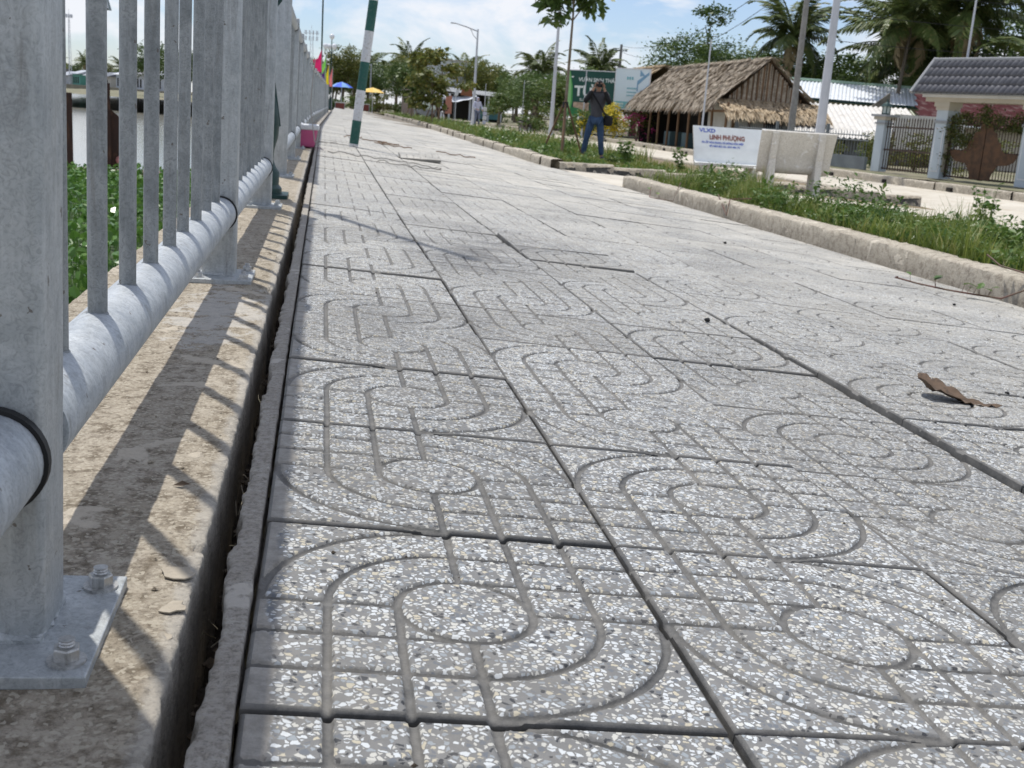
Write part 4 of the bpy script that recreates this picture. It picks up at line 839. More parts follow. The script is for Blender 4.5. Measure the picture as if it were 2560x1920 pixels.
# ------------------------------------------------------------------ photographer and hooded person
def skin(name, verts, edges, rad, m, parent, sub=2, root=0, smooth=True):
    me = bpy.data.meshes.new(name); me.from_pydata(verts, edges, []); o = bpy.data.objects.new(name, me); COL.objects.link(o)
    md = o.modifiers.new('s', 'SKIN'); md.use_smooth_shade = True
    for i, v in enumerate(me.skin_vertices[0].data):
        r = rad[i]; v.radius = r if isinstance(r, tuple) else (r, r); v.use_root = (i == root)
    o.modifiers.new('d', 'SUBSURF').levels = sub
    bpy.context.view_layer.update(); dg = bpy.context.evaluated_depsgraph_get(); m2 = bpy.data.meshes.new_from_object(o.evaluated_get(dg)); bpy.data.objects.remove(o)
    m2.name = name; m2.materials.clear(); m2.materials.append(m)
    for p in m2.polygons: p.use_smooth = True
    return link(name, m2, parent)
SKN = M('skin', (.42, .25, .17), (.38, .22, .15), 9, .55); HAIR = M('hair', (.015, .013, .012), rough=.5)
JEAN = M('denim', (.028, .06, .12), (.055, .10, .18), 7, .85, c3=(.02, .04, .085), scale3=30); TSH = M('grey_tshirt', (.060, .060, .068), (.078, .078, .086), 6, .9); BLKF = M('black_cloth', (.012, .012, .014), rough=.85); SHOE = M('dark_shoe', (.04, .045, .07), rough=.7)
def rib_edges(chains):
    V = []; Ed = []; R = []; idx = {}
    for ch in chains:
        prev = None
        for (k, p, r) in ch:
            if k is None or k not in idx:
                V.append(p); R.append(r); i = len(V)-1
                if k: idx[k] = i
            else: i = idx[k]
            if prev is not None: Ed.append((prev, i))
            prev = i
    return V, Ed, R
def person(loc, rz, J, label, top, sleeves, legm, shoem, hood=None, hairm=HAIR, look=0):
    e = empty('person', loc, rz, label, 'person')
    pel, ch, nk, hd = J['pelvis'], J['chest'], J['neck'], J['head']
    V3 = lambda p: Vector(p); mid = lambda a, b, t=.5: tuple(V3(a)*(1-t)+V3(b)*t)
    chains = [[('pelvis', pel, .09), ('waist', mid(pel, ch, .45), .075), ('chest', ch, .085), ('nb', mid(ch, nk, .75), .05), ('neck', nk, .05), ('jaw', mid(nk, hd, .55), (.062, .072)), ('head', hd, (.078, .094)), ('crown', tuple(V3(hd)+Vector((0, 0, .075))), (.062, .075))]]
    for s in 'LR':
        sh, el, wr, hp, kn, an, to = (J[k+s] for k in ('sh', 'el', 'wr', 'hip', 'kn', 'an', 'toe'))
        chains.append([('chest', ch, 0), (None, sh, .05), (None, mid(sh, el), .042), (None, el, .036), (None, mid(el, wr, .4), .035), (None, wr, .027), (None, tuple(V3(wr)+(V3(wr)-V3(el)).normalized()*.05), (.036, .02))])
        chains.append([('pelvis', pel, 0), (None, hp, .075), (None, mid(hp, kn), .065), (None, kn, .05), (None, mid(kn, an, .4), .045), (None, an, .036), (None, tuple(V3(an)+Vector((0, -.01, -.045))), .036), (None, to, (.034, .025))])
    V, Ed, R = rib_edges(chains); skin('body', V, Ed, R, SKN, e)
    # face
    fdir = Matrix.Rotation(look, 3, 'Z') @ Vector((0, -1, 0)); side = Vector((0, 0, 1)).cross(fdir); H = V3(hd)
    f = MB(); f.lathe([(.001, -.02), (.012, -.012), (.011, 0), (.005, .02)], tuple(H+fdir*.092+Vector((0, 0, -.005))), 6)
    for s in (-1, 1): f.lathe([(.001, -.02), (.010, -.012), (.012, .012), (.001, .025)], tuple(H+side*s*.08), 6)
    f.build('face', SKN, e, smooth=True)
    m_ = MB()
    for s in (-1, 1): m_.lathe([(.001, -.006), (.009, 0), (.001, .006)], tuple(H+fdir*.088+side*s*.03+Vector((0, 0, .012))), 6)
    m_.box(H.x-.018, H.y-.092, H.z-.052, H.x+.018, H.y-.08, H.z-.046); m_.build('eyes_and_mouth', HAIR, e)
    # clothing
    def grow(name, ch_, m, g): V, Ed, R = rib_edges(ch_); R = [(r[0]+g, r[1]+g) if isinstance(r, tuple) else r+g for r in R]; return skin(name, V, Ed, R, m, e)
    sleeve = [[('chest', ch, (.165, .115))]]
    tc_ = [[('hem', tuple(V3(pel)+Vector((0, 0, -.02))), (.128, .10)), ('pelvis', tuple(V3(pel)+Vector((0, 0, .03))), (.125, .10)), ('waist', mid(pel, ch, .45), (.118, .092)), ('chest', ch, (.148, .105)), ('nb', mid(ch, nk, .7), (.085, .075))]]
    for s in 'LR': sh, el = J['sh'+s], J['el'+s]; tc_.append([('chest', ch, 0), (None, sh, .066), (None, mid(sh, el, .45), .056)])
    grow('shirt', tc_, top, .014)
    for s in 'LR':
        sh, el, wr = J['sh'+s], J['el'+s], J['wr'+s]; grow('sleeve', [[(None, mid(sh, el, .2), .055), (None, mid(sh, el, .6), .05), (None, el, .045), (None, mid(el, wr, .4), .042), (None, mid(el, wr, .9), .03)]], sleeves, .012)
    lc = []
    for s in 'LR': lc.append([('pelvis', pel, (.125, .10)), (None, J['hip'+s], .085), (None, mid(J['hip'+s], J['kn'+s]), .078), (None, J['kn'+s], .06), (None, mid(J['kn'+s], J['an'+s], .4), .058), (None, mid(J['kn'+s], J['an'+s], .97), .048)])
    grow('trousers', lc, legm, .010)
    for s in 'LR':
        an, to = J['an'+s], J['toe'+s]; grow('shoe', [[(None, tuple(V3(an)+Vector((0, .03, -.055))), (.04, .035)), (None, mid(an, to, .5), (.042, .03)), (None, tuple(V3(to)+Vector((0, -.02, -.005))), (.036, .024))]], shoem, .006)
        wr, el = V3(J['wr'+s]), V3(J['el'+s]); d_ = (wr-el).normalized(); sd_ = d_.cross(Vector((0, 1, 0))).normalized(); pb = wr+d_*.075
        for k, (o_, l_) in enumerate(((-.027, .062), (-.009, .074), (.009, .078), (.027, .068), )):
            b0 = pb+sd_*o_; skin('finger', [tuple(b0-d_*.02), tuple(b0+d_*l_*.45), tuple(b0+d_*l_*.75+Vector((0, -.02, 0))), tuple(b0+d_*l_*.85+Vector((0, -.04, 0)))], [(0, 1), (1, 2), (2, 3)], [.0105, .0095, .0085, .007], SKN, e, 1)
        th_ = wr+d_*.03; skin('thumb', [tuple(th_), tuple(th_+d_*.03-sd_*.03+Vector((0, -.015, 0))), tuple(th_+d_*.055-sd_*.035+Vector((0, -.035, 0)))], [(0, 1), (1, 2)], [.013, .0115, .009], SKN, e, 1)
    if hood: grow('hood', [[(None, tuple(V3(nk)+Vector((0, .02, .0))), (.095, .09)), (None, tuple(H+Vector((0, .02, -.03))), (.098, .105)), (None, tuple(H+Vector((0, .025, .06))), (.085, .09)), (None, tuple(H+Vector((0, .03, .11))), (.04, .045))]], hood, .0)
    else:
        m_ = MB(); 
        grow('hair', [[(None, tuple(H+Vector((0, .03, -.01))), (.078, .072)), (None, tuple(H+Vector((0, .012, .05))), (.083, .094)), (None, tuple(H+Vector((0, .005, .10))), (.05, .06))]], hairm, .006)
    return e
J = dict(pelvis=(-.06, 0, .88), chest=(-.055, 0, 1.28), neck=(-.055, -.01, 1.46), head=(-.05, -.03, 1.585),
         shL=(-.235, 0, 1.39), elL=(-.33, -.16, 1.20), wrL=(-.165, -.22, 1.49), shR=(.125, 0, 1.39), elR=(.20, -.17, 1.20), wrR=(.06, -.22, 1.49),
         hipL=(-.15, 0, .84), knL=(-.235, -.03, .46), anL=(-.29, .02, .08), toeL=(-.34, -.13, .035), hipR=(.03, 0, .84), knR=(.07, -.04, .46), anR=(.12, .02, .08), toeR=(.17, -.13, .035))
pm = person((5.86, 24.3, -.31), math.radians(-12), J, 'man in grey t-shirt with black sleeves and jeans taking a picture on the verge', TSH, BLKF, JEAN, SHOE)
tr = Matrix.Translation((5.86, 24.3, -.31)) @ Matrix.Rotation(math.radians(-12), 4, 'Z')
c_ = empty('camera_device', tuple(tr @ Vector((-.055, -.235, 1.565))), math.radians(-12), 'small black camera held up to his face by the man in the grey t-shirt', 'camera')
MB().box(-.07, -.03, -.04, .07, .03, .045).box(-.025, -.03, .0455, .025, .025, .065).build('camera_body', BLKF, c_, bevel=.006); m_ = MB().tube([(0, -.031, 0), (0, -.085, 0)], [.033, .036], 14); m_.build('lens', BLK, c_, smooth=True)
bg_ = empty('shoulder_bag', tuple(tr @ Vector((.20, -.02, .84))), math.radians(-12), 'black shoulder bag hanging at the hip of the man taking a picture', 'bag')
MB().lathe([(.02, -.11), (.085, -.10), (.105, -.04), (.105, .05), (.08, .10), (.02, .115)], n=12).build('pouch', BLKF, bg_, smooth=True)
a = [(-.06-.20, .02, .56+.02), (-.17, -.15, .50), (-.08, -.155, .32), (.0, -.10, .12)]
MB().tube([(-.42, .0, .60), (-.385, -.11, .56), (-.28, -.155, .42), (-.14, -.15, .22), (-.04, -.09, .08)], [.018]*5, 6).build('strap', BLKF, bg_)
JK = M('pale_blue_jacket', (.50, .53, .68), (.56, .58, .70), 5, .8); J2 = dict(pelvis=(0, 0, .86), chest=(-.02, 0, 1.24), neck=(-.02, -.01, 1.42), head=(-.01, -.03, 1.54),
         shL=(-.19, 0, 1.34), elL=(-.27, -.03, 1.08), wrL=(-.16, -.22, .98), shR=(.16, 0, 1.34), elR=(.27, 0, 1.08), wrR=(.20, -.20, .95),
         hipL=(-.09, 0, .82), knL=(-.10, -.02, .45), anL=(-.12, .03, .08), toeL=(-.14, -.12, .035), hipR=(.09, 0, .82), knR=(.10, -.06, .45), anR=(.12, -.02, .08), toeR=(.14, -.17, .035))
person((8.7, 66.0, -.35), math.radians(20), J2, 'person in a pale blue hooded sun jacket beside the far street lamp', JK, JK, M('grey_jeans', (.17, .20, .28), rough=.9), SHOE, hood=JK)
# patterned shirt and bags on a stand next to the hooded person
e = empty('bag_stand', (9.15, 66.1, -.35), 0, 'white patterned bags hanging on a thin stand right of the hooded person', 'stand'); MB().tube([(0, 0, 0), (0, 0, 1.25)], .02, 6).build('post', ZB, e)
for k in range(4): MB().box(-.11, -.04, .15+k*.25, .11, .04, .36+k*.25).build('bag', [JK, WHT][k % 2], e, bevel=.02)
# scooters
def scooter(x, y, z, rz, col, label):
    e = empty('motor_scooter', (x, y, z), rz, label, 'scooter'); body = M('scooter_paint', col, rough=.3)
    for yy in (-.62, .62):
        wv_ = [(0, yy+.25*math.cos(a), .27+.25*math.sin(a)) for a in np.linspace(0, 2*PI, 19)]; MB().tube(wv_, .048, 6).build('wheel', BLK, e, smooth=True); MB().tube([(-.03, yy, .27), (.03, yy, .27)], .13, 12).build('rim', ZB, e)
    MB().poly([(-.13, -.45, .22), (-.13, -.52, .60), (-.13, -.42, .92), (-.13, -.36, .90), (-.13, -.40, .55), (-.13, -.28, .30)], (.26, 0, 0)).build('front_shield', body, e, bevel=.02)
    MB().poly([(-.15, -.3, .24), (-.15, .1, .24), (-.15, .75, .48), (-.15, .78, .66), (-.15, -.02, .66), (-.15, -.08, .34), (-.15, -.3, .32)], (.30, 0, 0)).build('body', body, e, bevel=.02)
    MB().poly([(-.13, -.02, .665), (-.13, .70, .70), (-.13, .68, .78), (-.13, .02, .76)], (.26, 0, 0)).build('seat', BLKF, e, bevel=.02)
    MB().tube([(-.34, -.30, 1.0), (-.1, -.38, .98), (.1, -.38, .98), (.34, -.30, 1.0)], .022, 6).tube([(0, -.40, .95), (0, -.62, .27)], .03, 6).build('handlebar', BLKF, e); MB().lathe([(.02, -.05), (.08, 0), (.08, .05), (.02, .08)], (0, -.46, .88), 10).build('headlight', WHT, e, smooth=True)
    for s in (-1, 1): MB().tube([(s*.28, -.33, 1.0), (s*.34, -.36, 1.15)], .01, 5).box(s*.34-.05, -.37, 1.12, s*.34+.05, -.35, 1.2).build('mirror', BLKF, e)
    return e
scooter(11.9, 68, -.60, .25, (.10, .08, .07), 'dark scooter seen from the front beside the far kerb'); scooter(7.6, 75, -.60, -.1, (.62, .62, .62), 'pale scooter parked near the lowered kerb by the street trees')
# ------------------------------------------------------------------ small things on the walk
e = empty('pink_tub', (-.255, 13.75, .012), 0, 'pink plastic tub with a white rim standing on the river wall', 'tub')
PK = M('pink_plastic', (.60, .12, .27), (.52, .11, .24), 5, .4); m_ = MB(); m_.add([(-.15, -.19, 0), (.15, -.19, 0), (.15, .19, 0), (-.15, .19, 0), (-.19, -.23, .21), (.19, -.23, .21), (.19, .23, .21), (-.19, .23, .21)], [(3, 2, 1, 0), (0, 1, 5, 4), (1, 2, 6, 5), (2, 3, 7, 6), (3, 0, 4, 7), (4, 5, 6, 7)]); m_.build('bucket', PK, e, bevel=.02)
MB().box(-.205, -.245, .20, .205, .245, .26).build('rim', WHT, e, bevel=.015)
CABL = M('grey_cable', (.32, .30, .27), rough=.7); g = random.Random(4)
def scribble(name, c, L_, n, r, m, label, cat, zf, amp=.12, zr=.03):
    p = Vector(c); a = g.uniform(0, 6); pts = []
    for i in range(n):
        a += g.uniform(-.9, .9); p = p+Vector((math.cos(a), math.sin(a), 0))*L_/n; pts.append((p.x, p.y, zf(p.x)+r+g.random()*zr))
    return tag(MB().tube(pts, r, 5).build(name, m, smooth=True), label, cat)
scribble('tangled_cable', (.0, 12.9, 0), 2.6, 40, .006, CABL, 'tangled grey cable on the tiles beside the pink tub', 'cable', ZW)
scribble('tangled_cable', (.1, 15.0, 0), 1.6, 24, .005, CABL, 'short grey cable left of the striped pole foot', 'cable', ZW)
tag(MB().tube([(-.12, 13.6, 1.0), (-.16, 13.5, .5), (-.1, 13.3, .1), (0, 12.95, .02)], .006, 5).build('hanging_wire', CABL), 'grey wire hanging in front of the pink tub', 'wire')
for k in range(6): scribble('twig', (.3+k*.28, 19.5-k*.32, 0), .75, 9, .008, WOOD, ['dry twig left of the striped pole', 'dry twig behind the striped pole', 'dry twig just right of the striped pole', 'dry twig in the middle of the litter row', 'dry twig near the end of the litter row', 'last dry twig of the litter row'][k], 'twig', ZW)
# curled dry leaf
LF = M('dry_leaf', (.13, .085, .055), (.08, .055, .035), 25, .8, c3=(.05, .035, .025), scale3=60)
V = []; F = []; nx, ny = 16, 6; outl = [.35, .75, 1, .98, .95, .9, .85, .8, .7, .6, .5, .42, .36, .3, .22, .12, .03]
for i in range(nx+1):
    for j in range(ny+1):
        u = i/nx; v = (j/ny-.5)*outl[i]; V.append((u*.23, v*.13+.006*math.sin(u*30), .008+.05*abs(v)**1.5+.012*math.sin(u*5+1)+.004*math.sin(u*40+v*20)+(.03*(.15-u)/.15 if u < .15 else 0)))
for i in range(nx):
    for j in range(ny): k = i*(ny+1)+j; F.append((k, k+ny+1, k+ny+2, k+1))
o = tag(link('dry_leaf', npmesh('dry_leaf', V, F, LF, True), loc=(1.64, 2.80, ZW(1.64)+.016), rot=(.05, .05, -.42)), 'curled brown dry leaf lying on the right-hand tiles', 'leaf'); md = o.modifiers.new('t', 'SOLIDIFY'); md.thickness = .0015
peb = [(1.36, 3.75, .011, 'black pebble left of the others, above the wide joint'), (1.93, 3.95, .008, 'black pebble in the middle of the right-hand tiles'), (2.06, 3.0, .007, 'tiny dark crumb behind the dry leaf'), (3.25, 5.3, .009, 'small black pebble close to the kerb'), (2.75, 7.4, .012, 'dark pebble far up by the kerb')]
for (x, y, r, lb) in peb:
    b_ = bmesh.new(); bmesh.ops.create_icosphere(b_, subdivisions=2, radius=r)
    for v in b_.verts: v.co *= 1+.3*noise.noise(v.co*120); v.co.z *= .7
    me = bpy.data.meshes.new('pebble'); b_.to_mesh(me); b_.free(); me.materials.append(BLK); tag(link('pebble', me, loc=(x, y, ZW(x)+r*.6+.002)), lb, 'pebble', 'pebbles on the tiles')
# cement flakes on the wall cap
FLK = M('cement_flake', (.44, .39, .31), (.36, .315, .25), 20, .9, bump=.5, bscale=100); curb_o = bpy.data.objects['curb']
for (x, y, s) in ((-.165, 1.13, .017), (-.152, 1.205, .013), (-.158, 1.30, .016)):
    n_ = 11; pts = [(s*math.cos(2*PI*k/n_)*g.uniform(.7, 1.3), s*1.3*math.sin(2*PI*k/n_)*g.uniform(.6, 1.2), 0) for k in range(n_)]
    MB().poly(pts, (0, 0, .0016)).build('cement_flake', FLK, curb_o, (x, y, .0012), (0, 0, g.uniform(0, 3)))
# creeping vine on the right-hand kerb
VIN = M('vine_stem', (.13, .045, .035), (.10, .07, .04), 8, .6)
def vine(pts, lf, label, seed):
    e = empty('creeping_vine', pts[0], 0, label, 'vine', 'creepers hanging over the kerb'); p0 = Vector(pts[0]); P = [Vector(p)-p0 for p in pts]; MB().tube(P, [.0055]*len(P), 6).build('stem', VIN, e, smooth=True)
    gg = random.Random(seed)
    for i in range(lf):
        t = gg.random()*(len(P)-1); k = int(t); q = P[k]+(P[k+1]-P[k])*(t-k); d = Vector((gg.uniform(-.6, .6), gg.uniform(-.6, .6), 1)).normalized(); tip = q+d*gg.uniform(.03, .06); MB().tube([q, tip], .0015, 4).build('stalk', VIN, e)
        u = np.array([[gg.uniform(-1, 1), gg.uniform(-1, 1), .2]]); u /= np.linalg.norm(u); w = np.cross(u, [[0, 0, 1.]]); s = gg.uniform(.05, .085); V, F = leaves(np.array([tip[:]])-u*s*.2, u*s, w*s*.4, np.array([0, 0, .006])); link('leaf', npmesh('leaf', V, F, GR2), e)
vine([(4.25, 5.55, -.13), (4.05, 5.62, -.145), (3.95, 5.72, -.20), (3.84, 5.80, -.275), (3.72, 5.86, -.268), (3.58, 5.94, -.258), (3.48, 6.10, -.250), (3.40, 6.22, -.235), (3.36, 6.12, -.22)], 16, 'reddish creeper with green leaves trailing on the tiles along the kerb', 1)
vine([(4.3, 5.6, -.10), (4.12, 5.7, -.12), (4.0, 5.85, -.13), (3.93, 6.0, -.11), (3.90, 6.1, -.06)], 6, 'second shorter creeper lying over the kerb at the right edge', 2)
vine([(4.2, 13.0, -.1), (4.05, 12.6, -.13), (3.9, 12.3, -.28), (3.8, 12.9, -.29), (3.95, 13.4, -.2)], 4, 'dry creeper looped over the kerb near its far end', 3)
vine([(4.2, 10.7, -.1), (4.05, 10.9, -.13), (3.92, 10.6, -.27), (4.1, 11.4, -.12)], 3, 'dry creeper over the kerb between the other two', 4)
# flags
FL = [('magenta', (.75, .03, .16), -.14, 44.5, 2.42), ('light green', (.30, .75, .12), .02, 47, 2.33), ('yellow', (.85, .68, .02), .16, 49.5, 2.05), ('salmon pink', (.85, .25, .25), .32, 52, 2.0), ('purple', (.12, .03, .22), -.02, 45.5, 1.75)]
for i, (cn, c, x, y, z) in enumerate(FL):
    e = empty('festival_flag', (x, y, 0), 0, f'{cn} festival flag on a thin pole at the far end of the railing', 'flag', 'coloured flags beside the railing'); MB().tube([(0, 0, 0), (0, 0, z)], .018, 6).build('pole', ZB, e)
    V = []; F = []; w = .40 if i == 0 else .24; h = .86 if i < 4 else .5
    for a_ in range(9):
        for b_ in range(7):
            u = a_/8; v = b_/6; wid = w*(v*.9+.1) if v < .35 else w*(.95-.75*(v-.35)); V.append((-u*max(.03, wid), .03*math.sin(u*6+v*4), z-v*h+u*(-.10 if v < .4 else 0)))
    for a_ in range(8):
        for b_ in range(6): k = a_*7+b_; F.append((k, k+7, k+8, k+1))
    link('cloth', npmesh('cloth', V, F, M('flag_'+cn.replace(' ', '_'), c, rough=.7, trans=.35), True), e)
# umbrellas and the stall at the far end
def umbrella(x, y, z, R, h, c1, c2, label):
    e = empty('parasol', (x, y, z), 0, label, 'umbrella', 'parasols at the far end of the walk'); MB().tube([(0, 0, 0), (0, 0, h)], .025, 8).build('pole', STW, e)
    for k in range(8):
        a0, a1 = k*PI/4, (k+1)*PI/4; V = [(0, 0, h)]+[(R*math.cos(a), R*math.sin(a), h-.42) for a in (a0, (a0+a1)/2, a1)]+[(R*.5*math.cos(a), R*.5*math.sin(a), h-.14) for a in (a0, a1)]; V[2] = (V[2][0]*.94, V[2][1]*.94, V[2][2]+.02)
        MB().add(V, [(0, 4, 5), (4, 1, 2), (4, 2, 5), (5, 2, 3)]).build('panel', c1 if k % 2 else c2, e)
umbrella(1.32, 93.75, -.3, .92, 2.33, M('blue_cloth', (.06, .14, .75), rough=.7, trans=.2), M('pale_blue_cloth', (.22, .42, .72), rough=.7, trans=.2), 'blue parasol at the end of the walk, left of the striped pole')
umbrella(4.05, 100, -.3, 1.05, 2.15, M('yellow_cloth', (.85, .55, .12), rough=.7, trans=.2), M('pale_yellow_cloth', (.85, .66, .22), rough=.7, trans=.2), 'yellow parasol at the end of the walk, right of the striped pole')
def stall(x, y, c, label):
    e = empty('market_table', (x, y, -.3), 0, label, 'table'); MB().box(-.4, -.3, .70, .4, .3, .75).build('table_top', M('stall_top', c, rough=.6), e); [MB().box(a, b_, 0, a+.04, b_+.04, .70).build('leg', ZB, e) for a in (-.38, .34) for b_ in (-.28, .24)]; MB().box(-.36, -.26, .2, .36, -.24, .69).build('front_panel', M('stall_front', (.16, .04, .03), rough=.7), e)
stall(1.2, 92, (.6, .6, .58), 'small stall table under the blue parasol'); stall(3.2, 94, (.65, .65, .62), 'small stall table with dark red front by the yellow parasol')

# grit, crumbs and litter
def grit(name, pts, m, label=None, cat=None, parent=None):
    b_ = MB(); gg = random.Random(31)
    for (x, y, z, r) in pts:
        k = len(b_.v); vs = []
        for (a, b2, c) in ((1, 0, 0), (-1, 0, 0), (0, 1, 0), (0, -1, 0), (0, 0, .7), (0, 0, -.7)): q = r*gg.uniform(.6, 1.2); vs.append((x+a*q, y+b2*q, z+c*q))
        b_.add(vs, [(0, 2, 4), (2, 1, 4), (1, 3, 4), (3, 0, 4), (2, 0, 5), (1, 2, 5), (3, 1, 5), (0, 3, 5)])
    o = b_.build(name, m, parent, kind='stuff'); return tag(o, label, cat)
gg = random.Random(41)
grit('grit', [(gg.uniform(-.62, -.15), .6+8*gg.random()**1.6, .001, gg.choice((.0012, .002, .003, .0045))) for _ in range(420)], CURB, 'fine grit and crumbs scattered on the river wall', 'grit')
grit('grit', [(x, y, ZW(x)+.001, gg.choice((.001, .0015, .0025, .004))) for x, y in [(gg.uniform(-.05, 3.8), .8+14*gg.random()**1.4) for _ in range(500)]], SOIL, 'small dark crumbs of soil scattered over the tiles', 'grit')
grit('rubble', [(gg.uniform(-.128, -.098)+BX(y), y, -.16+.05*gg.random(), gg.choice((.003, .005, .007, .012))) for y in [.6+12*gg.random()**1.5 for _ in range(520)]], BARK, 'small broken bits lying in the open gap', 'rubble')
b_ = MB()
for _ in range(70):
    y = .7+10*gg.random()**1.4; x = gg.uniform(-.125, -.1)+BX(y); a = gg.uniform(0, 6.28); L0 = gg.uniform(.02, .07); z = gg.uniform(-.14, -.05); b_.tube([(x, y, z), (x+L0*.3*math.cos(a), y+L0*.6*math.sin(a), z+.02*gg.random()), (x+L0*.35*math.cos(a), y+L0*math.sin(a), z+.03*gg.random())], .0009, 4)
tag(b_.build('roots', DRYG, kind='stuff'), 'thin dry roots and straws in the open gap', 'roots')
for k, (x, y, lb) in enumerate(((-.205, 1.62, 'small curled brown leaf crumb on the river wall'), (-.44, 2.3, 'pale round crumb on the river wall behind the pipe shadow'), (-.17, 4.2, 'small dry leaf near the wall edge'))):
    tag(MB().add([(0, 0, 0), (.014, .004, .006), (.026, 0, .002), (.012, -.006, .001)], [(0, 1, 2, 3)]).build('dry_leaf_bit', LF, None, (x, y, .002), (0, 0, k*1.3)), lb, 'leaf')
# ------------------------------------------------------------------ thatched huts
def thatch_slope(name, parent, a, b_, c, d, n, L_, wd, m, seed, jit=.05, rows=14):
    # a-b ridge, d-c eave (a above d, b above c); strips run from ridge to eave, with ragged ends below the eave
    a, b_, c, d = (np.array(p, float) for p in (a, b_, c, d)); g = np.random.default_rng(seed)
    u = g.random(n); v = (g.integers(0, rows, n)+g.uniform(-.3, .3, n))/(rows-1); v = np.clip(v, -.01, 1.0)
    top = a+(b_-a)*u[:, None]; bot = d+(c-d)*u[:, None]; P = top+(bot-top)*v[:, None]; dirv = (bot-top); dirv /= np.linalg.norm(dirv, axis=1, keepdims=True)
    nn = np.cross(b_-a, dirv[0]); nn /= np.linalg.norm(nn); nn = nn if nn[2] > 0 else -nn
    P = P+nn*g.uniform(.01, jit, (n, 1))+np.array([0, 0, .0]); al = (b_-a)/np.linalg.norm(b_-a)
    U = dirv+al*g.normal(0, .22, (n, 1))-nn*g.uniform(-.05, .12, (n, 1)); U[:, 2] -= np.where(v > .9, .45, 0); U *= (L_*g.uniform(.6, 1.3, (n, 1)))
    V, F = leaves(P, U, al*wd*g.uniform(.5, 1.3, (n, 1))+nn*g.normal(0, .02, (n, 1)), nn*.012)
    return link(name, npmesh(name, V, F, m), parent, kind='stuff')
THL = M('pale_thatch', (.50, .40, .27), (.36, .27, .17), 4, .9, c3=(.60, .50, .36), scale3=9)
